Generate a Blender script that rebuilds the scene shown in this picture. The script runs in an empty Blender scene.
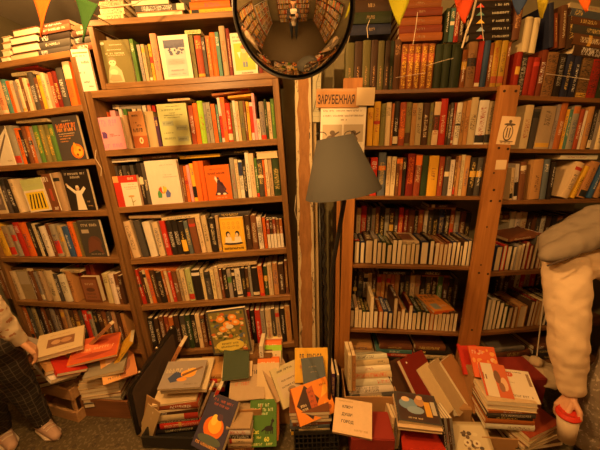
import bpy, bmesh, math, random
from mathutils import Vector, Matrix, Euler, noise
random.seed(11)
SC = bpy.context.scene
COL = SC.collection
PI = math.pi

# ------------------------------------------------------------------ camera, light, exposure
CAMZ = 1.5
RV = Vector((0.99925421, -0.00976856, -0.03735773))
UV_ = Vector((0.03861379, 0.25279256, 0.96674966))
FV = Vector((0.0, 0.96747119, -0.25298123))
FPX = 283.0
cam_d = bpy.data.cameras.new('camera')
cam = bpy.data.objects.new('camera', cam_d)
COL.objects.link(cam)
cam_d.sensor_width = 36.0
cam_d.lens = FPX / 600.0 * 36.0
cam_d.clip_start = 0.01
m = Matrix((RV, UV_, -FV)).transposed().to_4x4()
m.translation = Vector((0, 0, CAMZ))
cam.matrix_world = m
SC.camera = cam
SC.view_settings.view_transform = 'Standard'
SC.view_settings.look = 'None'
SC.view_settings.exposure = 0.12
SC.view_settings.gamma = 1.0
SC.view_settings.use_curve_mapping = False

w = bpy.data.worlds.new('world')
SC.world = w
w.use_nodes = True
w.node_tree.nodes['Background'].inputs[0].default_value = (1.0, 0.5, 0.16, 1)
w.node_tree.nodes['Background'].inputs[1].default_value = 0.006

BULB_COL = (1.0, 0.50, 0.145)
BULBS = [  # position, watts, radius
    ((-0.60, 0.42, 2.26), 90.0, 0.03),
    ((0.70, -0.05, 2.2), 40.0, 0.035),  # unseen fill bulb, added to brighten the right-hand shelves
    ((-1.1, 1.35, 2.28), 18.0, 0.03),
]

# ------------------------------------------------------------------ helpers
def ray(px, py):
    return FV * FPX + RV * (px - 300.0) - UV_ * (py - 225.0)

def at(px, py, Y=None, z=None):
    """world point seen at a pixel, at forward distance Y or at height z"""
    d = ray(px, py)
    k = Y / d.y if Y is not None else (z - CAMZ) / d.z
    return Vector((d.x * k, d.y * k, CAMZ + d.z * k))

def link(o, parent=None):
    COL.objects.link(o)
    if parent is not None:
        o.parent = parent
    return o

def empty(name, label, cat, loc=(0, 0, 0), group=None, mat=None):
    o = bpy.data.objects.new(name, None)
    o.empty_display_size = 0.03
    COL.objects.link(o)
    if mat is not None:
        o.matrix_world = mat
    else:
        o.location = loc
    tag(o, label, cat, group)
    return o

def tag(o, label=None, cat=None, group=None, kind=None):
    if label: o['label'] = label
    if cat: o['category'] = cat
    if group: o['group'] = group
    if kind: o['kind'] = kind
    return o

def mesh_obj(name, bm, mats, parent=None, smooth=False):
    me = bpy.data.meshes.new(name)
    bm.normal_update()
    bm.to_mesh(me); bm.free()
    if not isinstance(mats, (list, tuple)): mats = [mats]
    for q in mats: me.materials.append(q)
    if smooth:
        for p in me.polygons: p.use_smooth = True
    return link(bpy.data.objects.new(name, me), parent)

def box(bm, x0, x1, y0, y1, z0, z1, M=None, mi=0):
    vs = [bm.verts.new((x, y, z)) for x in (x0, x1) for y in (y0, y1) for z in (z0, z1)]
    if M is not None:
        for v in vs: v.co = M @ v.co
    fs = []
    for q in ((0, 1, 3, 2), (4, 6, 7, 5), (0, 4, 5, 1), (2, 3, 7, 6), (0, 2, 6, 4), (1, 5, 7, 3)):
        f = bm.faces.new([vs[i] for i in q]); f.material_index = mi; fs.append(f)
    return fs

def bevel(bm, r, seg=1):
    bmesh.ops.bevel(bm, geom=bm.edges[:], offset=r, segments=seg, affect='EDGES', clamp_overlap=True)

def frame_z(d):
    d = d.normalized()
    a = Vector((0, 0, 1)) if abs(d.z) < 0.9 else Vector((1, 0, 0))
    x = a.cross(d).normalized(); y = d.cross(x)
    return x, y, d

def tube(bm, pts, r, n=10, caps=True, ell=None):
    """swept tube; r is a number or list"""
    pts = [Vector(p) for p in pts]
    rs = r if isinstance(r, (list, tuple)) else [r] * len(pts)
    rings = []
    px = None
    for i, p in enumerate(pts):
        d = (pts[min(i + 1, len(pts) - 1)] - pts[max(i - 1, 0)]).normalized()
        if px is None:
            x, y, _ = frame_z(d)
        else:
            x = (px - d * px.dot(d)).normalized(); y = d.cross(x)
        px = x
        ra = rs[i] if isinstance(rs[i], (tuple, list)) else (rs[i], rs[i])
        rings.append([bm.verts.new(p + x * math.cos(2 * PI * k / n) * ra[0] + y * math.sin(2 * PI * k / n) * ra[1]) for k in range(n)])
    for a, b in zip(rings, rings[1:]):
        for k in range(n):
            bm.faces.new((a[k], a[(k + 1) % n], b[(k + 1) % n], b[k]))
    if caps:
        bm.faces.new(rings[0][::-1]); bm.faces.new(rings[-1])

def lathe(bm, prof, n=32, M=None):
    rings = []
    for r, z in prof:
        if r < 1e-6:
            v = bm.verts.new((0, 0, z)); rings.append([v])
        else:
            rings.append([bm.verts.new((r * math.cos(2 * PI * k / n), r * math.sin(2 * PI * k / n), z)) for k in range(n)])
    for a, b in zip(rings, rings[1:]):
        for k in range(n):
            if len(a) == 1 and len(b) == 1: continue
            if len(a) == 1: bm.faces.new((a[0], b[(k + 1) % n], b[k])) if False else bm.faces.new((a[0], b[k], b[(k + 1) % n]))
            elif len(b) == 1: bm.faces.new((a[k], b[0], a[(k + 1) % n])) if False else bm.faces.new((a[k], a[(k + 1) % n], b[0]))
            else: bm.faces.new((a[k], a[(k + 1) % n], b[(k + 1) % n], b[k]))
    if M is not None:
        for v in bm.verts: v.co = M @ v.co

# ------------------------------------------------------------------ materials
def newmat(name, col, rough=0.6, spec=0.4, metal=0.0):
    mt = bpy.data.materials.new(name); mt.use_nodes = True
    b = mt.node_tree.nodes['Principled BSDF']
    b.inputs['Base Color'].default_value = (*col, 1)
    b.inputs['Roughness'].default_value = rough
    b.inputs['Metallic'].default_value = metal
    b.inputs['Specular IOR Level'].default_value = spec
    return mt

class NB:
    def __init__(s, mt): s.t = mt.node_tree; s.n = s.t.nodes; s.b = s.n['Principled BSDF']
    def node(s, ty, **kw):
        q = s.n.new(ty)
        for k, v in kw.items(): setattr(q, k, v)
        return q
    def lk(s, a, b): s.t.links.new(a, b)
    def math(s, op, a, b=None, c=None):
        q = s.n.new('ShaderNodeMath'); q.operation = op
        for i, v in enumerate((a, b, c)):
            if v is None: continue
            if isinstance(v, (int, float)): q.inputs[i].default_value = v
            else: s.lk(v, q.inputs[i])
        return q.outputs[0]
    def mix(s, f, a, b, mode='MIX'):
        q = s.n.new('ShaderNodeMix'); q.data_type = 'RGBA'; q.blend_type = mode
        for sock, v in ((q.inputs['Factor'], f), (q.inputs['A'], a), (q.inputs['B'], b)):
            if isinstance(v, (int, float)): sock.default_value = v
            elif isinstance(v, tuple): sock.default_value = (*v[:3], 1)
            else: s.lk(v, sock)
        return q.outputs['Result']
    def noise(s, vec, scale, detail=3, rough=0.5):
        q = s.n.new('ShaderNodeTexNoise'); q.inputs['Scale'].default_value = scale
        q.inputs['Detail'].default_value = detail; q.inputs['Roughness'].default_value = rough
        if vec is not None: s.lk(vec, q.inputs['Vector'])
        return q.outputs['Fac']
    def mapping(s, vec, sc=(1, 1, 1), loc=(0, 0, 0), rot=(0, 0, 0)):
        q = s.n.new('ShaderNodeMapping'); q.inputs['Scale'].default_value = sc; q.inputs['Location'].default_value = loc
        q.inputs['Rotation'].default_value = rot
        s.lk(vec, q.inputs['Vector']); return q.outputs[0]
    def coord(s, which='Object'):
        return s.n.new('ShaderNodeTexCoord').outputs[which]
    def bump(s, h, strength=0.3, dist=0.002):
        q = s.n.new('ShaderNodeBump'); q.inputs['Strength'].default_value = strength; q.inputs['Distance'].default_value = dist
        s.lk(h, q.inputs['Height']); s.lk(q.outputs[0], s.b.inputs['Normal'])

def wood(name, c1, c2, rough=0.5, axis='x', sc=1.0, spec=0.35):
    mt = newmat(name, c1, rough, spec); nb = NB(mt)
    s = {'x': (1.5, 22, 22), 'y': (22, 1.5, 22), 'z': (22, 22, 1.2)}[axis]
    v = nb.mapping(nb.coord('Object'), tuple(q * sc for q in s))
    n1 = nb.noise(v, 2.0, 5, 0.65)
    v2 = nb.mapping(nb.coord('Object'), (6, 6, 6)); n2 = nb.noise(v2, 1.0, 3)
    r = nb.node('ShaderNodeValToRGB'); nb.lk(n1, r.inputs[0])
    r.color_ramp.elements[0].position = 0.32; r.color_ramp.elements[1].position = 0.68
    r.color_ramp.elements[0].color = (*c2, 1); r.color_ramp.elements[1].color = (*c1, 1)
    c = nb.mix(nb.math('MULTIPLY', n2, 0.35), r.outputs[0], tuple(q * 0.55 for q in c1))
    nb.lk(c, nb.b.inputs['Base Color']); nb.bump(n1, 0.15, 0.001)
    return mt

M_shelf = wood('varnished_shelf_wood', (0.32, 0.165, 0.055), (0.13, 0.056, 0.017), 0.4)
M_side = wood('varnished_side_wood', (0.27, 0.14, 0.048), (0.11, 0.048, 0.015), 0.45, 'z')
M_darkwood = wood('dark_brown_wood', (0.14, 0.075, 0.035), (0.08, 0.04, 0.02), 0.5)
M_pine = wood('orange_pine_post_wood', (0.46, 0.19, 0.045), (0.24, 0.09, 0.02), 0.5, 'z')
M_pineh = wood('orange_pine_board_wood', (0.27, 0.12, 0.036), (0.12, 0.05, 0.014), 0.5)
M_plain = wood('raw_crate_wood', (0.55, 0.33, 0.15), (0.38, 0.2, 0.08), 0.7)
M_back = newmat('bookcase_backing', (0.07, 0.05, 0.03), 0.8)
M_plaster = newmat('olive_plaster', (0.26, 0.22, 0.12), 0.85)
nb = NB(M_plaster); n = nb.noise(nb.coord('Object'), 9, 6); nb.lk(nb.mix(n, (0.30, 0.25, 0.14), (0.17, 0.145, 0.08)), nb.b.inputs['Base Color']); nb.bump(n, .3, .004)
M_ceil = newmat('ceiling_plaster', (0.62, 0.56, 0.46), 0.9)
nb = NB(M_ceil); n = nb.noise(nb.coord('Object'), 3, 6); nb.lk(nb.mix(n, (0.82, 0.74, 0.6), (0.6, 0.52, 0.42)), nb.b.inputs['Base Color']); nb.bump(n, .2, .006)
M_pages = newmat('page_paper', (0.68, 0.58, 0.40), 0.85, 0.1)
nb = NB(M_pages)
sd = nb.node('ShaderNodeAttribute', attribute_type='GEOMETRY', attribute_name='seed')
nn = nb.noise(nb.mapping(nb.coord('Object'), (900, 900, 40)), 1, 2)
c = nb.mix(sd.outputs['Fac'], (0.88, 0.79, 0.58), (0.68, 0.54, 0.33))
nb.lk(nb.mix(nb.math('MULTIPLY', nn, 0.3), c, (0.35, 0.26, 0.15)), nb.b.inputs['Base Color'])
M_metal = newmat('dark_iron', (0.05, 0.045, 0.04), 0.4, 0.5, 0.7)
M_black = newmat('black_plastic', (0.018, 0.017, 0.016), 0.35, 0.5)
M_cord = newmat('string', (0.65, 0.55, 0.4), 0.9)

# floor: worn patterned lino
M_floor = newmat('patterned_floor', (0.2, 0.15, 0.09), 0.6)
nb = NB(M_floor); co = nb.coord('Object')
n1 = nb.noise(co, 14, 6, 0.7); n2 = nb.noise(co, 60, 3)
vo = nb.node('ShaderNodeTexVoronoi'); vo.inputs['Scale'].default_value = 22; vo.inputs['Randomness'].default_value = 0.55; nb.lk(co, vo.inputs['Vector'])
sp = nb.math('LESS_THAN', vo.outputs['Distance'], 0.24); sp2 = nb.math('LESS_THAN', vo.outputs['Distance'], 0.11)
base = nb.mix(n1, (0.13, 0.10, 0.05), (0.045, 0.032, 0.018))
base = nb.mix(nb.math('MULTIPLY', nb.math('GREATER_THAN', n2, 0.56), 0.5), base, (0.22, 0.17, 0.10))
base = nb.mix(nb.math('MULTIPLY', nb.math('SUBTRACT', sp, sp2), 0.85), base, (0.05, 0.035, 0.03))
nb.lk(base, nb.b.inputs['Base Color'])

# book cover: colours are read from each book's own properties
M_cover = newmat('book_cover', (0.5, 0.5, 0.5), 0.42, 0.12)
nb = NB(M_cover)
def attr(nm, out='Color'):
    q = nb.node('ShaderNodeAttribute', attribute_type='GEOMETRY', attribute_name=nm); return q.outputs[out]
a_col = attr('bcol'); a_seed = attr('seed', 'Fac')
uvn = nb.node('ShaderNodeUVMap', uv_map='spine')
sx = nb.node('ShaderNodeSeparateXYZ'); nb.lk(uvn.outputs[0], sx.inputs[0])
U_, V_ = sx.outputs[0], sx.outputs[1]      # U across -1..1 on the spine, -5 elsewhere; V metres up the spine
zn = nb.node('ShaderNodeSeparateXYZ'); nb.lk(attr('zone', 'Vector'), zn.inputs[0])
bn = nb.node('ShaderNodeSeparateXYZ'); nb.lk(attr('strip', 'Vector'), bn.inputs[0])
onsp = nb.math('GREATER_THAN', U_, -2.0)
def between(v, a, b): return nb.math('MULTIPLY', nb.math('GREATER_THAN', v, a), nb.math('LESS_THAN', v, b))
gv = nb.node('ShaderNodeCombineXYZ')
nb.lk(nb.math('MULTIPLY', U_, 1.1), gv.inputs[0]); nb.lk(nb.math('MULTIPLY', V_, 270.0), gv.inputs[1]); nb.lk(nb.math('MULTIPLY', a_seed, 90.0), gv.inputs[2])
gn = nb.noise(gv.outputs[0], 1.6, 2, 0.6)
glyph = nb.math('GREATER_THAN', gn, 0.535)
inzone = nb.math('MULTIPLY', between(V_, zn.outputs[0], zn.outputs[1]), nb.math('LESS_THAN', nb.math('ABSOLUTE', U_), zn.outputs[2]))
textm = nb.math('MULTIPLY', nb.math('MULTIPLY', inzone, glyph), onsp)
bandm = nb.math('MULTIPLY', between(V_, bn.outputs[0], bn.outputs[1]), onsp)
wear = nb.noise(nb.mapping(nb.coord('Object'), (40, 40, 18)), 1, 5, 0.7)
c0 = nb.mix(nb.math('MULTIPLY', wear, 0.45), a_col, nb.mix(0.5, a_col, (0.12, 0.08, 0.05)))
c1 = nb.mix(bandm, c0, attr('stripcol'))
c2 = nb.mix(nb.math('MULTIPLY', textm, 0.9), c1, attr('ink'))
nb.lk(c2, nb.b.inputs['Base Color'])
nb.lk(nb.math('ADD', nb.math('MULTIPLY', wear, 0.3), 0.32), nb.b.inputs['Roughness'])

PAL = {  # code: (name, linear rgb, dark?)
    'cr': ('cream', (0.72, 0.58, 0.36), 0), 'wh': ('white', (0.80, 0.74, 0.64), 0), 'be': ('beige', (0.50, 0.38, 0.23), 0),
    'gy': ('grey', (0.36, 0.33, 0.28), 0), 'dg': ('dark grey', (0.09, 0.085, 0.08), 1), 'bk': ('black', (0.025, 0.022, 0.022), 1),
    'br': ('brown', (0.22, 0.09, 0.04), 1), 'db': ('dark brown', (0.09, 0.045, 0.025), 1), 'rd': ('red', (0.60, 0.045, 0.025), 1),
    'dr': ('dark red', (0.22, 0.02, 0.015), 1), 'or': ('orange', (0.80, 0.19, 0.03), 0), 'tn': ('tan', (0.52, 0.28, 0.11), 0),
    'yl': ('yellow', (0.83, 0.50, 0.05), 0), 'ol': ('olive', (0.24, 0.22, 0.08), 0), 'gn': ('green', (0.11, 0.24, 0.06), 1),
    'dn': ('dark green', (0.035, 0.07, 0.03), 1), 'lm': ('lime green', (0.36, 0.62, 0.06), 0), 'bl': ('blue', (0.05, 0.14, 0.32), 1),
    'nv': ('navy', (0.03, 0.05, 0.13), 1), 'tl': ('teal', (0.10, 0.26, 0.24), 1), 'pk': ('pink', (0.85, 0.42, 0.50), 0),
    'sl': ('salmon', (0.75, 0.36, 0.20), 0), 'lg': ('pale green', (0.55, 0.62, 0.30), 0), 'gb': ('grey-blue', (0.13, 0.17, 0.20), 1),
    'vi': ('violet', (0.10, 0.04, 0.12), 1), 'rb': ('red-brown', (0.36, 0.08, 0.035), 1), 'lb': ('light blue', (0.30, 0.45, 0.6), 0),
    'og': ('rust-coloured', (0.48, 0.16, 0.04), 1),
}
_flat = {}
def flat(c, rough=0.5):
    if isinstance(c, str): c = PAL[c][1]
    k = tuple(round(q, 3) for q in c) + (rough,)
    if k not in _flat: _flat[k] = newmat('printed_ink', c, rough)
    return _flat[k]

# ------------------------------------------------------------------ books
ORI = {}
def ori(mode, T, D, H):
    def MM(cx, cy, cz, t):
        m = Matrix((cx, cy, cz)).transposed().to_4x4(); m.translation = Vector(t); return m
    X, Y, Z = Vector((1, 0, 0)), Vector((0, 1, 0)), Vector((0, 0, 1))
    if mode == 's': return Matrix.Identity(4), (T, D, H)
    if mode == 'f': return MM(-Y, X, Z, (0, T, 0)), (D, T, H)
    if mode == 'fr': return MM(Y, -X, Z, (D, 0, 0)), (D, T, H)
    if mode == 'flat': return MM(Z, Y, -X, (H, 0, 0)), (H, D, T)
    if mode == 'flatp': return MM(Z, -Y, X, (0, D, 0)), (H, D, T)
    if mode == 'e': return MM(X, -Z, Y, (0, 0, D)), (T, H, D)
    if mode == 'p': return MM(-X, -Y, Z, (T, D, 0)), (T, D, H)
    if mode == 'upr': return MM(Z, -X, -Y, (D, H, 0)), (D, H, T)    # lying, cover up, spine right
    if mode == 'up': return MM(Z, X, Y, (0, 0, 0)), (D, H, T)     # lying, cover up, tail towards the viewer, spine left

LAYERS = ('bcol', 'ink', 'zone', 'strip', 'stripcol')
def book_layers(bm):
    d = {k: bm.faces.layers.float_vector.new(k) for k in LAYERS}
    d['seed'] = bm.faces.layers.float.new('seed'); d['uv'] = bm.loops.layers.uv.new('spine')
    return d
def book_cover(bm, ly, M, p, mi=0):
    T, D, H, bt, hard = p['T'], p['D'], p['H'], p['bt'], p['hard']
    fs = box(bm, 0, bt, 0, D, 0, H, None, mi) + box(bm, T - bt, T, 0, D, 0, H, None, mi)
    for fc in fs:
        for lp in fc.loops: lp[ly['uv']].uv = (-5, 0)
    n = 5; bul = min(0.004, T * 0.12) if hard else T * 0.02
    outs, ins = [], []
    for i in range(n + 1):
        q = i / n; off = bul * (1 - (2 * q - 1) ** 2)
        outs.append([bm.verts.new((q * T, -off, z)) for z in (0, H)])
        ins.append([bm.verts.new((q * T, -off + bt, z)) for z in (0, H)])
    for i in range(n):
        a, b = outs[i], outs[i + 1]
        fc = bm.faces.new((a[0], b[0], b[1], a[1])); fs.append(fc)
        for lp in fc.loops: lp[ly['uv']].uv = ((lp.vert.co.x / T) * 2 - 1, lp.vert.co.z)
        for q in ((ins[i][1], ins[i + 1][1], ins[i + 1][0], ins[i][0]), (outs[i][1], outs[i + 1][1], ins[i + 1][1], ins[i][1]), (ins[i][0], ins[i + 1][0], outs[i + 1][0], outs[i][0])):
            g = bm.faces.new(q); fs.append(g)
            for lp in g.loops: lp[ly['uv']].uv = (-5, 0)
    for fc in fs:
        fc.material_index = mi
        for k in LAYERS: fc[ly[k]] = p[k]
        fc[ly['seed']] = p['seed']
    for v in {v for f in fs for v in f.verts}: v.co = M @ v.co
def book_pages(bm, ly, M, p, mi=0):
    bt, ov = p['bt'], p['ov']
    fs = box(bm, bt, p['T'] - bt, bt, p['D'] - ov, ov, p['H'] - ov, None, mi)
    for fc in fs: fc[ly['seed']] = p['seed']
    for v in {v for f in fs for v in f.verts}: v.co = M @ v.co
COVER_TONE = [1.0]   # factor on the cover colour of the volumes being built
DEFER = []; NBUILT = [0]
def book(place, mode, T, D, H, col, label, group=None, hard=None, ink=None, zone=None, strip=None, name='book', nopages=False, art=None, jit=0.12, score=None):
    """place: world matrix of the lower left front corner"""
    if hard is None: hard = T > 0.022
    bt = 0.0028 if hard else 0.0012
    ov = 0.003 if hard else 0.0006
    bt = min(bt, T * 0.2)
    O, dims = ori(mode, T, D, H)
    nm, rgb, dark = PAL[col]
    f = 1 + random.uniform(-jit, jit)
    rgb = tuple(min(0.95, (q ** 1.12) * f * COVER_TONE[0] * (1 + random.uniform(-.06, .06))) for q in rgb)
    if ink is None:
        ink = random.choice([(0.75, 0.65, 0.4), (0.7, 0.5, 0.15), (0.8, 0.75, 0.65)]) if dark else random.choice([(0.05, 0.03, 0.03), (0.05, 0.03, 0.03), (0.35, 0.05, 0.03), (0.04, 0.06, 0.15)])
    if zone is None:
        a = random.uniform(0.15, 0.35); b = random.uniform(0.6, 0.92)
        zone = (a * H, b * H, random.choice([0.35, 0.5, 0.6, 0.7])) if random.random() < 0.85 else (0.7 * H, 0.9 * H, 0.7)
    elif zone: zone = (zone[0] * H, zone[1] * H, zone[2])
    else: zone = (5, 5, 0)
    if strip is None:
        if random.random() < 0.22:
            a = random.choice([0.04, 0.78, 0.5]); strip = (a * H, (a + random.uniform(.06, .2)) * H, random.choice([(0.5, 0.05, 0.03), (0.03, 0.03, 0.03), (0.7, 0.6, 0.4), (0.6, 0.35, 0.05)]))
        else: strip = (5, 5, (0, 0, 0))
    else: strip = (strip[0] * H, strip[1] * H, strip[2])
    p = dict(T=T, D=D, H=H, bt=bt, ov=ov, hard=hard, bcol=Vector(rgb), ink=Vector(ink), zone=Vector(zone), strip=Vector((strip[0], strip[1], 0)), stripcol=Vector(strip[2]), seed=random.random(), O=O, place=place, label=label, group=group, name=name)
    if score is not None and art is None:
        DEFER.append((score, len(DEFER), p)); return None
    root = build_book(p)
    if art:
        A = Art(root, dims, 'up' if mode in ('flat', 'flatp', 'up', 'upr') else 'front'); art(A); A.done()
    return root
def build_book(p):
    NBUILT[0] += 1
    root = empty(p['name'], p['label'], 'book', group=p['group'], mat=p['place'])
    bm = bmesh.new(); ly = book_layers(bm); book_cover(bm, ly, p['O'], p); mesh_obj('cover', bm, M_cover, root)
    bm = bmesh.new(); ly = book_layers(bm); book_pages(bm, ly, p['O'], p); mesh_obj('pages', bm, M_pages, root)
    return root
def flush_books(limit):
    """the books that show largest become objects of their own, the rest one object"""
    DEFER.sort(key=lambda q: (-q[0], q[1]))
    keep = max(0, limit - NBUILT[0])
    for q in DEFER[:keep]: build_book(q[2])
    rest = [q[2] for q in DEFER[keep:]]
    bm = bmesh.new(); ly = book_layers(bm)
    for p in rest:
        M = p['place'] @ p['O']; book_cover(bm, ly, M, p, 0); book_pages(bm, ly, M, p, 1)
    o = mesh_obj('shelved_books', bm, [M_cover, M_pages])
    tag(o, 'the many slim and half-hidden books filling the rows of all the bookcases', 'books', kind='stuff')
    print('BOOKS single', NBUILT[0], 'merged', len(rest))

_font = {}
def evaluated_mesh(data, mods=()):
    """mesh of a curve or of a mesh with modifiers, worked out in a scratch scene"""
    sc = bpy.data.scenes.new('scratch'); o = bpy.data.objects.new('scratch', data); sc.collection.objects.link(o)
    for ty, kw in mods:
        m_ = o.modifiers.new('m', ty)
        for k, v in kw.items(): setattr(m_, k, v)
    vl = sc.view_layers[0]; vl.update(); dg = vl.depsgraph
    me = bpy.data.meshes.new_from_object(o.evaluated_get(dg), depsgraph=dg)
    bpy.data.objects.remove(o); bpy.data.scenes.remove(sc)
    return me
class Art:
    """printed matter on a cover: fractions of the cover's width and height"""
    def __init__(s, root, dims, face, off=None):
        s.root = root; s.face = face
        s.W = dims[0]; s.H = dims[2] if face == 'front' else dims[1]; s.T = dims[2]
        s.k = 0; s.g = {}
    def P(s, x, z, d=0):
        e = 0.0004 + s.k * 0.00012 + d
        return Vector((x * s.W, -e, z * s.H)) if s.face == 'front' else Vector((x * s.W, z * s.H, s.T + e))
    def grp(s, nm):
        if nm not in s.g: s.g[nm] = (bmesh.new(), [])
        return s.g[nm]
    def poly(s, pts, col, nm='cover_picture'):
        bm, ms = s.grp(nm); mt = flat(col)
        if mt not in ms: ms.append(mt)
        s.k += 1
        f = bm.faces.new([bm.verts.new(s.P(*p)) for p in pts]); f.material_index = ms.index(mt)
        r = bmesh.ops.extrude_face_region(bm, geom=[f])
        dv = s.P(0, 0, -0.0003) - s.P(0, 0)
        for v in [q for q in r['geom'] if isinstance(q, bmesh.types.BMVert)]: v.co += dv
    def rect(s, x0, z0, x1, z1, col, nm='cover_picture'): s.poly([(x0, z0), (x1, z0), (x1, z1), (x0, z1)], col, nm)
    def ell(s, cx, cz, rx, rz, col, nm='cover_picture', n=18):
        s.poly([(cx + rx * math.cos(2 * PI * i / n), cz + rz * math.sin(2 * PI * i / n)) for i in range(n)], col, nm)
    def gly(s, x0, z0, x1, h, col, nm='title', gap=0.25):
        x = x0
        while x < x1 - 0.01:
            wd = random.uniform(0.5, 1.1) * h * 0.7 * s.H / s.W
            if x + wd > x1: break
            if random.random() > 0.12:
                t = 0.28
                k = random.random()
                s.rect(x, z0, x + wd * .3, z0 + h, col, nm)
                if k < .7: s.k -= 1; s.rect(x + wd * .3, z0 + h * (1 - t), x + wd * .8, z0 + h, col, nm)
                if k > .3: s.k -= 1; s.rect(x + wd * .55, z0, x + wd * .8, z0 + h * (1 - t), col, nm)
                s.k -= 1
            x += wd * (1 + gap)
    def txt(s, x, z, size, string, col, nm='title', rot=0, align='LEFT'):
        s.k += 1
        cu = bpy.data.curves.new('lettering', 'FONT'); cu.body = string; cu.size = size * s.H; cu.align_x = align; cu.extrude = 0.0002; cu.offset = size * s.H * 0.022
        cu.resolution_u = 2
        me = evaluated_mesh(cu)
        me.materials.clear(); me.materials.append(flat(col))
        q = link(bpy.data.objects.new(nm, me), s.root)
        R = Matrix.Rotation(rot, 4, 'Z')
        if s.face == 'front': R = Matrix.Rotation(PI / 2, 4, 'X') @ R
        q.matrix_local = Matrix.Translation(s.P(x, z, 0.0002)) @ R
    def done(s):
        for nm, (bm, ms) in s.g.items():
            bmesh.ops.recalc_face_normals(bm, faces=bm.faces[:])
            mesh_obj(nm, bm, ms, s.root)

# ------------------------------------------------------------------ bookcase frames (measured)
class Unit:
    def __init__(s, ox, oy, yaw, lean, phrase):
        yaw = math.radians(yaw); lean = math.radians(lean)
        t = Vector((math.cos(yaw), math.sin(yaw), 0)); s.n = Vector((-t.y, t.x, 0))
        s.U = t * math.cos(lean) + Vector((0, 0, math.sin(lean)))
        s.V = -t * math.sin(lean) + Vector((0, 0, math.cos(lean)))
        s.O = Vector((ox, oy, CAMZ)); s.phrase = phrase
        s.M = Matrix((s.U, s.n, s.V)).transposed().to_4x4(); s.M.translation = s.O
    def uv(s, px, py, w=0.0):
        d = ray(px, py); C = Vector((0, 0, CAMZ)); O = s.O + s.n * w
        P = C + d * ((O - C).dot(s.n) / d.dot(s.n)); r = P - O
        return r.dot(s.U), r.dot(s.V)
    def proj(s, u, w, v):
        P = s.O + s.U * u + s.n * w + s.V * v - Vector((0, 0, CAMZ))
        d = P.dot(FV); return 300 + FPX * P.dot(RV) / d, 225 - FPX * P.dot(UV_) / d
    def u_at(s, px, v, w):
        lo, hi = -1.6, 1.6
        for _ in range(40):
            m = (lo + hi) / 2
            if s.proj(m, w, v)[0] < px: lo = m
            else: hi = m
        return (lo + hi) / 2
    def box(s, bm, u0, u1, w0, w1, v0, v1, mi=0): return box(bm, u0, u1, w0, w1, v0, v1, None, mi)
A_ = Unit(-1.006, 1.493, -11.38, 1.78, 'the far-left bookcase')
B_ = Unit(-0.5, 1.5, 0.74, 1.72, 'the middle bookcase')
D_ = Unit(0.5, 1.45, -5.25, -1.52, 'the pine bookcase right of the lampshade')
F_ = Unit(0.99, 1.405, 7.16, -2.55, 'the far-right bookcase')

ORD = ['', 'first', 'second', 'third', 'fourth', 'fifth', 'sixth', 'seventh', 'eighth', 'ninth', 'tenth', 'eleventh', 'twelfth', 'thirteenth',
       'fourteenth', 'fifteenth', 'sixteenth', 'seventeenth', 'eighteenth', 'nineteenth', 'twentieth', 'twenty-first', 'twenty-second', 'twenty-third', 'twenty-fourth', 'twenty-fifth',
       'twenty-sixth', 'twenty-seventh', 'twenty-eighth', 'twenty-ninth', 'thirtieth', 'thirty-first', 'thirty-second', 'thirty-third', 'thirty-fourth', 'thirty-fifth', 'thirty-sixth', 'thirty-seventh', 'thirty-eighth', 'thirty-ninth', 'fortieth']
USED = set()
def uniq(cands):
    for c in cands:
        c = ' '.join(c.split())
        if c not in USED and len(c.split()) <= 16:  # noqa
            USED.add(c); return c
    return cands[-1]

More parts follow.
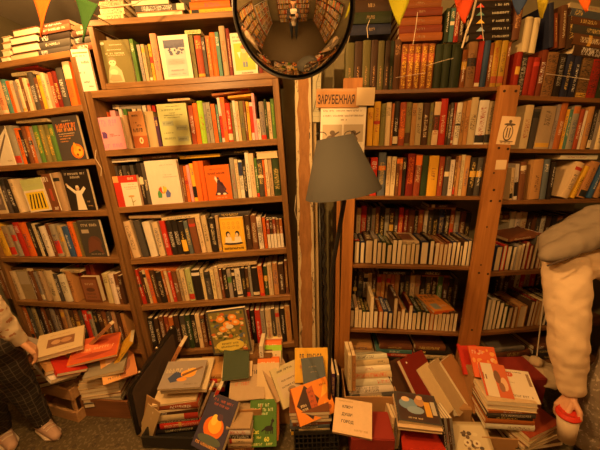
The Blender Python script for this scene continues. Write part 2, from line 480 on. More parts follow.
def row(unit, v, spec, where, inset=0.018, mode='s', depth=0.14, jit=0.008, pack=True, zone=None, ymax=None, off=0.0005):
    """a row of books on a shelf. spec: 'x width height colour [key=value...]' in photo pixels, one book per ;
    where: phrase of the shelf"""
    items = []
    for s in spec.split(';'):
        s = s.split()
        if not s: continue
        o = dict(q.split('=') for q in s[4:])
        if mode == 'e' and s[3] in ('cr', 'tn', 'wh', 'be') and random.random() < .82: s[3] = random.choice(['bk', 'db', 'dg', 'nv', 'dn', 'bk', 'dr']); o['z'] = '.12,.85,.7'
        items.append((float(s[0]), float(s[1]), float(s[2]), s[3], o))
    prev = None; n = 0; shift_warn = 0
    cols = [PAL[i[3]][0] for i in items]
    for k, (x, wpx, hpx, col, o) in enumerate(items):
        ins = float(o.get('i', inset)) + random.uniform(0, jit)
        md = o.get('m', mode)
        lean = math.radians(float(o.get('l', random.uniform(-0.6, 0.6))))
        vb = v + off + float(o.get('up', 0))
        if 'y' in o: vb = unit.uv(x, float(o['y']), ins)[1]
        u0 = unit.u_at(x, vb, ins); u1 = unit.u_at(x + wpx, vb, ins)
        py = unit.proj(u0, ins, vb)[1]
        T = max(0.004, u1 - u0 - 0.0006)
        H = unit.uv(unit.proj(u0, ins, vb + .1)[0] * 0 + x, py - hpx, ins)[1] - vb
        H = max(0.03, H)
        cl, sl = math.cos(lean), math.sin(lean)
        # rectangle corners in (u,v): pivot is lower-left when leaning left, lower-right when leaning right
        def corners(uu):
            if lean >= 0: a = (uu, vb)
            else: a = (uu + T - T * cl, vb - T * sl)   # keep lower right on the shelf
            b = (a[0] + T * cl, a[1] + T * sl); d = (a[0] - H * sl, a[1] + H * cl); c = (b[0] - H * sl, b[1] + H * cl)
            return a, b, c, d
        cs = corners(u0)
        if pack and prev is not None:
            need = -1
            pa, pb, pc, pd = prev; a, b, c, d = cs
            def right(q, y):  # right boundary of rect q at height y
                a, b, c, d = q; best = -9
                for p, r in ((a, b), (b, c), (c, d), (d, a)):
                    lo, hi = min(p[1], r[1]), max(p[1], r[1])
                    if lo - 1e-9 <= y <= hi + 1e-9:
                        if hi - lo < 1e-9: best = max(best, p[0], r[0])
                        else: best = max(best, p[0] + (r[0] - p[0]) * (y - p[1]) / (r[1] - p[1]))
                return best
            def left(q, y):
                a, b, c, d = q; best = 9
                for p, r in ((a, b), (b, c), (c, d), (d, a)):
                    lo, hi = min(p[1], r[1]), max(p[1], r[1])
                    if lo - 1e-9 <= y <= hi + 1e-9:
                        if hi - lo < 1e-9: best = min(best, p[0], r[0])
                        else: best = min(best, p[0] + (r[0] - p[0]) * (y - p[1]) / (r[1] - p[1]))
                return best
            for i in range(25):
                y = vb + i / 24 * min(H, pc[1] - vb, c[1] - vb)
                rr, ll = right(prev, y), left(cs, y)
                if rr > -8 and ll < 8: need = max(need, rr - ll)
            if need > 0: u0 += need + 0.0004; cs = corners(u0); shift_warn = max(shift_warn, need)
        prev = cs
        a = cs[0]
        if md == 's': TT, DD, HH = T, depth * random.uniform(.92, 1.08), H
        elif md in ('f', 'fr'): TT, DD, HH = float(o.get('t', 0.018)), T, H
        elif md == 'e': TT, DD, HH = T, H, float(o.get('d', 0.178 * random.uniform(.93, 1.03)))
        elif md == 'p': TT, DD, HH = T, depth, H
        L = Matrix.Rotation(-lean, 4, 'Y')
        P = unit.M @ Matrix.Translation((a[0], ins, a[1])) @ L
        if 'yaw' in o: P = P @ Matrix.Rotation(math.radians(float(o['yaw'])), 4, 'Z')
        cn = cols[k]
        lf = cols[k - 1] if k else None; rt = cols[k + 1] if k + 1 < len(cols) else None
        size = ('slim ' if wpx < 3.2 else 'thick ' if wpx > 7.5 else '') if md in ('s', 'e') else ''
        kind = {'s': 'book', 'f': 'book facing out', 'fr': 'book facing out', 'e': 'book, its pages facing out', 'p': 'book with its pages facing out'}[md]
        if lf and rt:
            nbp = ('between two %s ones' % lf) if lf == rt else 'between %s and %s ones' % (lf, rt)
        elif rt: nbp = 'left of a %s one' % rt
        elif lf: nbp = 'right of a %s one' % lf
        else: nbp = ''
        label = o.get('label')
        if label:
            label = label.replace('_', ' ')
        else:
            c = []
            if md == 'e':
                c = ['%s%s book lying spine up, %s, %s' % (size, cn, nbp, where), '%s book lying spine up, %s from left on %s' % (cn, ORD[k + 1] if k < 40 else 'last', where)]
            else:
                c = ['%s%s %s %s on %s' % (size, cn, kind, nbp, where), '%s book, %s from left on %s' % (cn, ORD[k + 1] if k < 40 else 'last', where), '%s book, %s from left, %s' % (cn, ORD[k + 1] if k < 40 else 'last', where)]
            label = uniq(c)
        art = ARTS.get(o.get('art'))
        kw = {}
        if 'ink' in o: kw['ink'] = PAL[o['ink']][1]
        if 'st' in o:
            q = o['st'].split(','); kw['strip'] = (float(q[0]), float(q[1]), PAL[q[2]][1])
        if 'z' in o:
            q = o['z'].split(','); kw['zone'] = tuple(float(r) for r in q)
        elif md in ('f', 'fr'): kw['zone'] = False
        elif zone is not None: kw['zone'] = zone
        if md in ('f', 'fr') and 'st' not in o: kw['strip'] = (5, 5, (0, 0, 0))
        vis = 0.45 if 'i' in o and float(o['i']) > .04 else 1.0
        if 'bottom shelf' in where: vis = 0.5
        if x > 596: vis = .05
        if md == 'e': vis = 0.8
        kw['score'] = None if (o.get('label') or md in ('f', 'fr')) else wpx * hpx * vis
        book(P, md, TT, DD, HH, col, label, where_group(where), art=art, **kw)
    if shift_warn > 0.015: print('ROW', where, 'max shift', round(shift_warn, 3))

def where_group(where): return 'books on ' + where

def lay(unit, x0, x1, y, tpx, col, label, ins=0.03, D=0.14, mode='flat', tilt=0, group=None, yaw=0, **kw):
    """a book lying flat, its front edge from pixel x0 to x1 with its underside at pixel y"""
    u0, v0 = unit.uv(x0, y, ins); u1 = unit.u_at(x1, v0, ins)
    T = abs(unit.uv(x0, y - tpx, ins)[1] - v0)
    P = unit.M @ Matrix.Translation((u0, ins, v0)) @ Matrix.Rotation(-math.radians(tilt), 4, 'Y') @ Matrix.Rotation(math.radians(yaw), 4, 'Z')
    return book(P, mode, T, D, u1 - u0, col, label, group, **kw)

def heap(px, py, Y, L, D, T, col, label, yaw=0, tilt=0, roll=0, mode='flat', group=None, z=None, **kw):
    """a book in the heaps on the floor; (px,py) shows the middle of its lower front edge at distance Y"""
    P0 = at(px, py, Y=Y)
    if z is not None: P0.z = z
    R = Matrix.Rotation(math.radians(yaw), 4, 'Z') @ Matrix.Rotation(math.radians(tilt), 4, 'X') @ Matrix.Rotation(math.radians(roll), 4, 'Y')
    P = Matrix.Translation(P0) @ R @ Matrix.Translation((-L / 2, 0, 0))
    if mode in ('flat', 'flatp'): return book(P, mode, T, D, L, col, label, group, **kw)
    if mode in ('up', 'upr', 'f', 'fr'): return book(P, mode, T, L, D, col, label, group, **kw)
    if mode == 's': return book(P, mode, L, D, T, col, label, group, **kw)   # L thickness, D height, T page width
    if mode == 'e': return book(P, mode, L, D, T, col, label, group, **kw)

# ------------------------------------------------------------------ cover art (generic stand-ins, same colours and layout)
K, Wt, Cr = (0.02, 0.018, 0.016), (0.8, 0.72, 0.58), (0.75, 0.6, 0.36)
def a_olivekid(A):
    A.gly(.3, .88, .75, .022, Cr); A.gly(.2, .77, .7, .022, Cr); A.gly(.12, .68, .78, .035, Cr); A.gly(.2, .645, .8, .018, Cr)
    A.poly([(.05, .03), (.12, .3), (.2, .42), (.42, .42), (.58, .3), (.62, .03)], (.45, .4, .24)); A.ell(.3, .5, .13, .09, (.6, .54, .34))
    A.poly([(.16, .5), (.2, .6), (.32, .62), (.43, .58), (.45, .5), (.36, .55), (.24, .55)], (.2, .17, .09)); A.ell(.25, .5, .018, .012, K); A.ell(.35, .5, .018, .012, K)
    A.ell(.3, .27, .15, .07, (.6, .54, .34)); A.poly([(.1, .1), (.2, .22), (.5, .2), (.55, .06), (.2, .05)], (.3, .26, .14)); A.ell(.07, .93, .07, .035, (.6, .55, .4))
def a_bluedots(A):
    A.rect(.15, .08, .85, .9, (.52, .50, .52)); A.rect(.15, .72, .85, .9, (.10, .11, .2))
    rnd = random.Random(3)
    for i in range(26): A.ell(rnd.uniform(.2, .8), rnd.uniform(.58, .8), rnd.uniform(.02, .06), rnd.uniform(.015, .035), (.08, .09, .18))
    for i in range(5): A.rect(.22, .36 + .025 * i, .78, .366 + .025 * i, (.4, .4, .45))
    A.gly(.3, .2, .75, .03, (.25, .25, .35)); A.gly(.25, .12, .8, .025, (.2, .2, .3))
def a_child(A):
    A.gly(.1, .88, .7, .035, K); A.gly(.1, .8, .6, .035, K); A.rect(.1, .12, .92, .76, (.36, .48, .03))
    A.poly([(.4, .3), (.6, .3), (.66, .52), (.36, .52)], (.75, .4, .1)); A.ell(.5, .6, .12, .08, (.8, .5, .3)); A.ell(.5, .67, .13, .05, (.7, .15, .02))
    A.poly([(.3, .4), (.22, .55), (.36, .56)], (.8, .75, .65)); A.poly([(.68, .4), (.82, .52), (.66, .56)], (.8, .75, .65)); A.rect(.42, .2, .5, .32, (.15, .2, .35)); A.rect(.53, .2, .6, .32, (.15, .2, .35))
    A.gly(.3, .04, .85, .03, K)
def a_pink(A):
    A.gly(.08, .8, .9, .12, (.45, .2, .4)); A.gly(.25, .72, .7, .06, (.45, .2, .4)); A.poly([(.12, .36), (.3, .36), (.32, .5), (.24, .56), (.12, .56)], (.12, .05, .22)); A.gly(.42, .46, .62, .025, K); A.gly(.42, .41, .85, .025, K); A.gly(.08, .06, .9, .12, (.45, .2, .4))
def a_tanbrown(A):
    A.rect(0, 0, 1, .33, (.35, .09, .02)); A.gly(.2, .86, .7, .05, K); A.gly(.25, .68, .5, .03, K); A.gly(.12, .44, .88, .1, K); A.ell(.55, .2, .14, .09, (.75, .6, .35)); A.ell(.55, .2, .06, .05, (.35, .09, .02)); A.gly(.45, .59, .75, .05, K)
def a_lightgreen(A):
    A.gly(.3, .93, .75, .015, K); A.gly(.15, .84, .85, .035, (.1, .13, .05)); A.gly(.4, .77, .6, .02, K); A.gly(.15, .72, .85, .022, K); A.gly(.2, .67, .75, .018, K)
    for x, z in ((.1, .48), (.55, .36), (.55, .09)): A.rect(x, z, x + .38, z + .12, (.33, .38, .25)); A.gly(x + .04, z + .04, x + .35, .04, (.12, .12, .08))
    A.gly(.1, .15, .5, .05, (.2, .22, .1)); A.gly(.12, .3, .45, .02, K)
def a_redwhite(A):
    A.rect(.3, 0, 1, .78, (.78, .7, .58)); A.rect(0, .8, .22, 1, (.8, .35, .12)); A.gly(.62, .86, .92, .08, (.8, .6, .4)); A.gly(.6, .7, .85, .022, (.5, .1, .05)); A.gly(.42, .62, .95, .025, (.5, .1, .05)); A.gly(.42, .56, .9, .02, (.5, .1, .05))
    A.poly([(.62, .02), (.66, .02), (.64, .3), (.61, .3)], (.3, .28, .1)); A.ell(.63, .33, .13, .035, (.55, .35, .12)); A.poly([(.64, .1), (.8, .2), (.66, .16)], (.3, .28, .1))
def a_hands(A):
    A.gly(.45, .88, .88, .018, (.3, .3, .3)); A.gly(.5, .66, .8, .016, (.3, .3, .3)); A.gly(.5, .61, .95, .018, (.3, .3, .3))
    A.ell(.42, .33, .12, .09, (.8, .4, .04)); A.ell(.36, .32, .07, .07, (.7, .08, .03)); A.ell(.5, .34, .06, .06, (.75, .55, .05))
    A.poly([(.24, .15), (.36, .15), (.38, .24), (.3, .34), (.24, .26)], (.08, .3, .1)); A.poly([(.5, .15), (.62, .15), (.66, .24), (.58, .34), (.5, .26)], (.1, .14, .5)); A.rect(.4, .28, .44, .42, (.75, .7, .6))
def a_orangefig(A):
    A.gly(.18, .88, .75, .02, (.1, .02, 0)); A.gly(.12, .74, .85, .06, (.12, .02, .0)); A.poly([(.38, .2), (.42, .4), (.46, .58), (.56, .6), (.62, .42), (.74, .26), (.8, .3), (.66, .5), (.7, .2)], (.07, .03, .05)); A.ell(.5, .63, .05, .035, (.07, .03, .05))
    A.poly([(.3, .14), (.85, .16), (.7, .3), (.4, .28)], (.07, .03, .05)); A.ell(.46, .18, .07, .03, Wt); A.ell(.7, .17, .07, .03, Wt); A.gly(.35, .05, .8, .03, (.7, .55, .3)); A.poly([(.44, .5), (.36, .62), (.4, .7), (.47, .6)], Wt)
def a_couple(A):
    A.rect(.06, .18, .94, .94, (.85, .5, .04))
    for r, z in enumerate((.84, .72)):
        for i in range(4): A.ell(.17 + .2 * i, z, .06, .045, (.6, .33, .03)); A.ell(.17 + .2 * i, z, .035, .025, (.85, .5, .04))
    for x in (.3, .7): A.poly([(x - .16, .24), (x + .16, .24), (x + .12, .44), (x - .12, .44)], (.8, .74, .6)); A.ell(x, .53, .095, .085, K); A.ell(x + (.02 if x < .5 else -.02), .5, .065, .06, (.75, .6, .4))
    A.ell(.5, .25, .42, .04, (.05, .04, .04)); A.ell(.5, .29, .34, .03, (.8, .74, .6)); A.gly(.08, .07, .92, .06, K)
def a_fire(A):
    A.gly(.12, .74, .9, .1, (.8, .22, .03)); A.gly(.12, .66, .9, .07, (.8, .3, .04)); A.gly(.15, .6, .8, .02, (.7, .5, .3)); A.gly(.15, .55, .75, .025, (.7, .3, .05)); A.gly(.15, .49, .6, .025, (.7, .3, .05)); A.gly(.15, .43, .5, .02, (.7, .3, .05)); A.gly(.4, .88, .75, .02, (.6, .5, .4))
    A.ell(.72, .2, .25, .17, (.8, .18, .01)); A.ell(.75, .19, .18, .12, (.9, .45, .04)); A.ell(.66, .3, .06, .1, (.85, .35, .03)); A.ell(.7, .12, .05, .03, (.3, .06, .01)); A.ell(.82, .22, .05, .03, (.3, .06, .01))
def a_whitefig(A):
    A.gly(.1, .88, .9, .05, (.6, .52, .4)); A.gly(.3, .8, .7, .05, (.6, .52, .4))
    A.poly([(.3, .02), (.66, .02), (.6, .35), (.58, .5), (.38, .5), (.36, .35)], Wt); A.ell(.48, .56, .075, .06, (.6, .4, .22)); A.ell(.48, .6, .06, .03, Wt)
    A.poly([(.38, .5), (.12, .66), (.08, .6), (.36, .42)], Wt); A.poly([(.58, .5), (.74, .6), (.8, .54), (.6, .4)], Wt); A.ell(.09, .66, .035, .03, (.6, .4, .22)); A.gly(.75, .2, .95, .04, (.5, .3, .1)); A.gly(.75, .1, .95, .03, (.5, .3, .1))
def a_greenyel(A):
    A.rect(0, 0, 1, .66, Wt); A.rect(.06, .05, .94, .6, (.85, .62, .03))
    for i in range(5): A.poly([(.1 + .17 * i, .1), (.16 + .17 * i, .1), (.3 + .14 * i, .54), (.24 + .14 * i, .54)], K)
    A.gly(.15, .78, .8, .04, (.5, .55, .3))
def a_titledbrown(A):
    A.gly(.06, .8, .94, .13, Wt); A.poly([(.35, .3), (.65, .28), (.68, .6), (.4, .62)], (.4, .07, .03)); A.gly(.4, .04, .9, .08, Wt)
def a_photo(A):
    A.rect(.08, .1, .95, .62, (.2, .15, .13)); A.ell(.5, .4, .2, .13, (.4, .3, .24)); A.gly(.15, .8, .9, .06, K)
def a_diag(A):
    A.poly([(0, .5), (0, 1), (1, 1), (1, .95)], (.08, .06, .05)); A.poly([(.05, .1), (.9, .75), (.9, .82), (.0, .18)], (.16, .12, .1)); A.gly(.6, .1, .9, .03, (.3, .2, .1))
def a_whitecover(A):
    A.gly(.2, .82, .75, .04, (.1, .1, .1)); A.gly(.45, .66, .95, .06, (.1, .08, .07)); A.gly(.1, .42, .6, .05, (.1, .08, .07)); A.rect(.05, .9, .95, .93, (.7, .2, .05)); A.gly(.35, .2, .8, .05, (.08, .07, .07)); A.gly(.6, .1, .9, .03, (.5, .1, .05))
def a_darkcover(A):
    A.gly(.1, .84, .9, .07, (.6, .5, .35)); A.rect(.12, .66, .45, .76, (.5, .42, .3)); A.ell(.6, .4, .3, .18, (.12, .05, .03)); A.poly([(.2, .1), (.6, .2), (.9, .08), (.8, .4), (.5, .55), (.3, .4)], (.16, .06, .035)); A.gly(.3, .06, .9, .03, (.4, .3, .2))
def a_oldbrown(A):
    A.rect(.08, .1, .92, .9, (.28, .11, .05)); A.gly(.25, .68, .8, .08, (.55, .4, .22)); A.ell(.5, .5, .25, .08, (.12, .05, .03)); A.gly(.2, .3, .8, .06, (.08, .04, .02)); A.gly(.2, .18, .8, .05, (.08, .04, .02))
def a_creamplain(A):
    A.rect(.05, .52, .95, .95, (.5, .42, .3)); A.gly(.2, .42, .7, .02, (.3, .2, .1)); A.gly(.3, .3, .6, .02, (.3, .2, .1))
def a_fairy(A):
    A.rect(.05, .04, .95, .96, (.22, .18, .05)); r = random.Random(5)
    for i in range(110): A.ell(r.uniform(.1, .9), r.uniform(.08, .92), r.uniform(.02, .06), r.uniform(.015, .04), r.choice([(.06, .09, .03), (.6, .45, .1), (.85, .7, .35), (.6, .16, .03), (.3, .34, .07), (.1, .14, .25)])); A.k -= (i % 3 > 0)
    for x, z in ((.35, .8), (.65, .82), (.5, .68), (.38, .58), (.72, .7)): A.ell(x, z, .11, .07, (.85, .32, .04)); A.ell(x, z + .01, .05, .03, (.8, .6, .3))
    A.ell(.55, .62, .1, .05, Wt); A.ell(.48, .2, .36, .13, (.75, .6, .1)); A.gly(.25, .22, .72, .04, K); A.gly(.25, .15, .72, .04, K)
def a_magfire(A):
    A.rect(0, 0, 1, 1, (.05, .045, .09)); A.gly(.2, .88, .9, .045, (.5, .12, .05)); A.gly(.25, .8, .85, .04, (.5, .12, .05)); A.ell(.5, .42, .34, .2, (.75, .17, .02)); A.ell(.52, .46, .22, .14, (.9, .45, .04)); A.ell(.45, .55, .1, .1, (.95, .65, .1)); A.ell(.5, .2, .4, .08, (.1, .13, .1)); A.gly(.1, .08, .9, .05, (.8, .4, .06)); A.ell(.6, .62, .1, .06, (.1, .05, .08))
def a_treeblue(A):
    A.gly(.06, .55, .9, .16, (.55, .45, .3)); A.poly([(.15, .35), (.3, .6), (.5, .5), (.42, .25), (.25, .2)], (.05, .07, .16)); A.ell(.62, .5, .18, .14, (.8, .35, .04)); A.ell(.7, .62, .12, .08, (.85, .45, .06)); A.ell(.5, .3, .12, .07, (.75, .3, .04)); A.poly([(.5, .4), (.95, .7), (.92, .76), (.46, .48)], (.2, .1, .04)); A.gly(.6, .1, .9, .05, (.2, .15, .1))
def a_diamond(A):
    A.rect(0, 0, 1, 1, (.8, .26, .02)); A.poly([(.36, .04), (.66, .5), (.36, .97), (.04, .5)], (.05, .022, .015)); A.poly([(.4, .12), (.58, .18), (.56, .9), (.38, .84)], (.5, .1, .02))
    for i in range(5): A.gly(.41, .2 + i * .13, .56, .06, (.12, .04, .02))
    A.gly(.14, .42, .36, .07, Cr); A.gly(.16, .32, .34, .06, Cr); A.ell(.84, .2, .08, .07, (.35, .08, .02)); A.poly([(.7, .5), (.9, .9), (.98, .6)], (.9, .45, .05)); A.gly(.76, .8, .95, .06, (.3, .08, .02)); A.poly([(.62, .1), (.8, .4), (.7, .1)], (.9, .5, .08))
def a_cat(A):
    A.gly(.3, .84, .75, .07, (.65, .75, .4)); A.gly(.18, .74, .88, .07, (.65, .75, .4)); A.gly(.3, .66, .72, .05, (.65, .75, .4))
    A.ell(.72, .37, .17, .06, K); A.poly([(.82, .38), (.88, .52), (.84, .56), (.76, .42)], K); A.ell(.86, .53, .06, .035, K); A.poly([(.84, .55), (.86, .6), (.88, .55)], K)
    for x in (.6, .67, .78, .84): A.rect(x, .26, x + .035, .38, K)
    A.poly([(.56, .38), (.46, .34), (.44, .3), (.48, .31), (.58, .35)], K)
    A.txt(.08, .27, .13, 'Cat', (.75, .75, .12)); A.txt(.28, .17, .07, 'No!', (.75, .75, .12)); A.txt(.55, .11, .13, '60', (.75, .75, .12)); A.gly(.1, .03, .9, .05, (.65, .7, .2))
def a_redpaint(A):
    A.rect(.04, .05, .96, .95, (.55, .09, .03)); A.ell(.35, .55, .2, .2, (.75, .2, .07)); A.ell(.65, .4, .22, .18, (.7, .17, .06)); A.ell(.55, .72, .2, .1, (.38, .05, .02)); A.gly(.12, .42, .9, .09, (.8, .5, .25)); A.poly([(.1, .2), (.5, .12), (.9, .25), (.5, .3)], (.35, .05, .02))
def a_creampic(A):
    A.poly([(.22, .3), (.8, .3), (.8, .68), (.22, .68)], (.22, .1, .05)); A.ell(.4, .5, .1, .1, (.5, .3, .15)); A.ell(.62, .5, .12, .1, (.45, .25, .12)); A.gly(.5, .12, .8, .03, (.4, .3, .2)); A.gly(.25, .8, .7, .04, (.4, .25, .12))
def a_titles3(A):
    A.txt(.2, .72, .11, 'КЛЮЧ', K, rot=-.0); A.txt(.2, .5, .11, 'ДУШИ', K); A.txt(.2, .3, .11, 'ГОРОД', K); A.gly(.55, .12, .9, .05, (.4, .25, .1)); A.gly(.1, .9, .5, .04, (.4, .25, .1))
def a_gallery(A):
    A.rect(.05, .05, .95, .95, (.07, .04, .035)); A.ell(.3, .6, .22, .2, (.2, .33, .5)); A.ell(.45, .4, .2, .13, (.28, .4, .55)); A.ell(.25, .75, .1, .09, (.75, .55, .35)); A.ell(.58, .7, .12, .16, (.5, .28, .14)); A.ell(.6, .85, .08, .08, (.7, .48, .3)); A.rect(.68, .22, .82, .72, (.75, .4, .05)); A.rect(.84, .3, .94, .75, (.55, .5, .4)); A.gly(.2, .1, .6, .05, Cr)
def a_flowers(A):
    A.rect(.08, .06, .94, .94, (.5, .42, .26)); A.rect(.11, .09, .91, .91, (.62, .53, .34))
    r = random.Random(8)
    for i in range(16): A.ell(.5 + r.uniform(-.2, .22), .55 + r.uniform(-.2, .2), r.uniform(.03, .07), r.uniform(.03, .06), r.choice([(.1, .07, .05), (.15, .1, .06), (.7, .62, .42), (.25, .17, .09)]))
    for x, z in ((.4, .5), (.62, .48)): A.ell(x, z, .09, .08, (.75, .68, .5)); A.ell(x, z, .03, .03, (.2, .1, .05))
    A.gly(.3, .14, .7, .04, (.3, .2, .1))
def a_magwhite(A):
    A.rect(0, 0, 1, 1, (.76, .66, .5)); A.ell(.42, .83, .1, .08, (.6, .1, .04)); A.gly(.34, .8, .5, .05, Wt); A.gly(.2, .9, .8, .03, K); A.gly(.2, .12, .9, .07, (.2, .15, .1)); A.gly(.1, .55, .5, .03, (.35, .25, .15)); A.rect(.88, .5, .96, .9, (.3, .2, .12))
def a_magred(A):
    A.rect(0, 0, .5, 1, (.72, .62, .46)); A.rect(.5, 0, 1, 1, (.6, .14, .05)); A.gly(.05, .5, .45, .2, (.2, .12, .08)); A.ell(.6, .6, .12, .2, (.2, .1, .06)); A.ell(.8, .4, .12, .2, (.75, .5, .3)); A.ell(.68, .3, .1, .14, (.3, .15, .08)); A.rect(0, 0, .08, 1, (.6, .1, .03))
def a_orangered(A):
    A.rect(0, 0, 1, 1, (.7, .12, .03)); r = random.Random(4)
    for i in range(18): A.ell(r.uniform(.1, .9), r.uniform(.1, .9), r.uniform(.04, .1), r.uniform(.03, .08), r.choice([(.8, .35, .08), (.45, .05, .02), (.8, .5, .25)]))
    A.gly(.1, .75, .6, .12, (.8, .5, .3))
def a_mag(A):
    A.rect(.0, .0, .5, 1, (.7, .35, .1)); A.rect(.5, 0, 1, 1, (.55, .2, .06)); A.ell(.3, .55, .16, .2, (.75, .5, .3)); A.ell(.65, .4, .2, .22, (.3, .1, .05)); A.gly(.1, .82, .9, .1, (.8, .65, .4)); A.gly(.15, .08, .7, .05, K)
def a_oncover(A):
    A.rect(.12, .15, .88, .85, (.16, .06, .035)); A.gly(.25, .55, .75, .12, (.45, .25, .1)); A.gly(.3, .3, .7, .08, (.3, .15, .07))
def a_magorange(A):
    A.rect(0, 0, 1, 1, (.75, .3, .05)); A.gly(.1, .72, .9, .16, (.15, .08, .04)); A.gly(.1, .5, .9, .12, (.3, .1, .03)); A.rect(.15, .1, .5, .4, (.3, .35, .35)); A.gly(.55, .2, .9, .1, (.8, .65, .4))
def a_creamhead(A):
    A.gly(.2, .85, .8, .05, K); A.rect(.12, .2, .88, .75, (.58, .48, .33)); A.gly(.2, .6, .8, .04, K); A.gly(.2, .45, .75, .04, K); A.ell(.5, .35, .15, .08, (.3, .22, .14))
def a_redcard(A):
    A.ell(.2, .9, .03, .02, Wt)
def a_plainink(A):
    A.gly(.3, .7, .7, .04, (.3, .25, .18)); A.gly(.35, .55, .65, .03, (.3, .25, .18))
def a_stripwide(A):
    A.gly(.15, .7, .85, .12, K); A.gly(.15, .4, .7, .1, (.5, .1, .04))
def a_facephoto(A):
    A.rect(.0, .0, 1, .86, (.3, .17, .09)); A.ell(.3, .6, .17, .2, (.65, .42, .25)); A.ell(.72, .55, .18, .2, (.6, .36, .2)); A.ell(.5, .7, .1, .12, (.12, .08, .12)); A.gly(.1, .9, .8, .06, (.6, .7, .2))
def a_orangetop(A):
    A.rect(.0, .7, 1, .95, (.8, .2, .03)); A.gly(.15, .78, .85, .08, (.8, .65, .4))
ARTS = {k[2:]: v for k, v in list(globals().items()) if k.startswith('a_') and callable(v)}

# ------------------------------------------------------------------ the room
FL = 0.0
CEIL = 2.55
XL, XR, YB, YF = -2.15, 2.15, -1.9, 3.2
def slabobj(name, x0, x1, y0, y1, z0, z1, mat):
    bm = bmesh.new(); box(bm, x0, x1, y0, y1, z0, z1)
    return tag(mesh_obj(name, bm, mat), kind='structure')
slabobj('floor', XL - .1, XR + .1, YB - .1, YF + .1, -.06, 0, M_floor)
slabobj('ceiling', XL - .1, XR + .1, YB - .1, YF + .1, CEIL, CEIL + .06, M_ceil)
slabobj('wall_left', XL - .1, XL, YB - .1, YF + .1, 0, CEIL, M_plaster)
slabobj('wall_right', XR, XR + .1, YB - .1, YF + .1, 0, CEIL, M_plaster)
slabobj('wall_back', XL - .1, XR + .1, YF, YF + .1, 0, CEIL, M_plaster)
slabobj('wall_front', XL - .1, XR + .1, YB - .1, YB, 0, CEIL, M_plaster)
# plaster partition showing in the gap between the bookcases
bm = bmesh.new(); box(bm, -0.06, 0.30, 1.66, 1.72, 0, CEIL - .001)
tag(mesh_obj('trim_1', bm, M_plaster), kind='structure')

# lamps of the room and an added fill bulb
M_glow = bpy.data.materials.new('lit_bulb_glass'); M_glow.use_nodes = True
t = M_glow.node_tree; t.nodes.clear()
e = t.nodes.new('ShaderNodeEmission'); e.inputs[0].default_value = (1.0, 0.6, 0.25, 1); e.inputs[1].default_value = 25
ou = t.nodes.new('ShaderNodeOutputMaterial'); t.links.new(e.outputs[0], ou.inputs[0])
for i, (p, wt, r) in enumerate(BULBS):
    root = empty('hanging_bulb', ['bare bulb hanging from the ceiling above the left side', 'added fill bulb hanging from the ceiling in front of the pine bookcase', 'bare bulb close to the ceiling above the far-left bookcase'][i], 'lamp', loc=p, group=None)
    bm = bmesh.new(); bmesh.ops.create_uvsphere(bm, u_segments=20, v_segments=12, radius=.035)
    b = mesh_obj('bulb', bm, M_glow, root, True); b.visible_shadow = True
    bm = bmesh.new(); tube(bm, [(0, 0, .034), (0, 0, .085)], .018); mesh_obj('socket', bm, M_black, root)
    bm = bmesh.new(); tube(bm, [(0, 0, .085), (0, 0, CEIL - p[2] - .001)], .004, 6); mesh_obj('cord', bm, M_black, root)
    ld = bpy.data.lights.new('bulb_light', 'POINT'); ld.energy = wt; ld.color = BULB_COL; ld.shadow_soft_size = r
    lo = bpy.data.objects.new('bulb_light', ld); COL.objects.link(lo); lo.parent = root; lo.location = (0, 0, -.06)

# ------------------------------------------------------------------ bookcases
AV = [0.261, 0.002, -0.27, -0.543, -0.843, -1.14]
BV = [0.332, 0.054, -0.241, -0.538, -0.831, -1.155]
DV = [0.264, 0.008, -0.246, -0.631, -1.044, -1.33]
FVS = [0.214, -0.025, -0.281, -0.678, -1.05, -1.33]
def case(unit, name, label, u0, u1, vs, vtop, vbot, dep, tb, ts, mshelf, mside, left=True, right=True, back=True, top=True, w0=0.0, backmat=None):
    root = empty(name, label, 'bookcase', mat=unit.M)
    for v in vs:
        bm = bmesh.new(); box(bm, u0 + ts, u1 - ts, w0, dep, v - tb, v); bevel(bm, .0015)
        mesh_obj('shelf', bm, mshelf, root)
    if top:
        bm = bmesh.new(); box(bm, u0 + ts, u1 - ts, w0, dep, vtop - tb, vtop); bevel(bm, .0015); mesh_obj('top_board', bm, mshelf, root)
    for flag, a in ((left, u0), (right, u1 - ts)):
        if flag:
            bm = bmesh.new(); box(bm, a, a + ts, w0, dep, vbot, vtop); bevel(bm, .0015); mesh_obj('side_panel', bm, mside, root)
    if back:
        bm = bmesh.new(); box(bm, u0, u1, dep, dep + .008, vbot, vtop); mesh_obj('back_panel', bm, backmat or M_back, root)
    bm = bmesh.new(); box(bm, u0 + ts, u1 - ts, .03, .045, vbot, min(vs) - tb); mesh_obj('plinth', bm, mside, root)
    return root
VB = -1.455
case(A_, 'bookcase', 'narrow varnished wooden bookcase at the far left, crammed with books', -.92, -.008, AV, .47, VB, .24, .03, .028, M_shelf, M_side, top=False)
case(B_, 'bookcase', 'wide varnished wooden bookcase left of the rough central post', -.505, .432, BV, BV[0], VB, .26, .032, .03, M_shelf, M_side, top=False)
# small open case standing on the middle bookcase
B0 = 0.359
r = empty('bookcase', 'low open case standing on top of the middle bookcase', 'bookcase', mat=B_.M)
for nm, q in (('side_panel', (-.42, -.398, .333, .60)), ('side_panel', (.428, .45, .333, .60)), ('bottom_board', (-.397, .427, .333, B0)), ('top_board', (-.42, .45, .6005, .625))):
    bm = bmesh.new(); box(bm, q[0], q[1], 0.0, .24, q[2], q[3]); bevel(bm, .0015); mesh_obj(nm, bm, M_shelf if 'board' in nm else M_side, r)
bm = bmesh.new(); box(bm, -.42, .45, .2402, .248, .333, .625); mesh_obj('back_panel', bm, M_back, r)
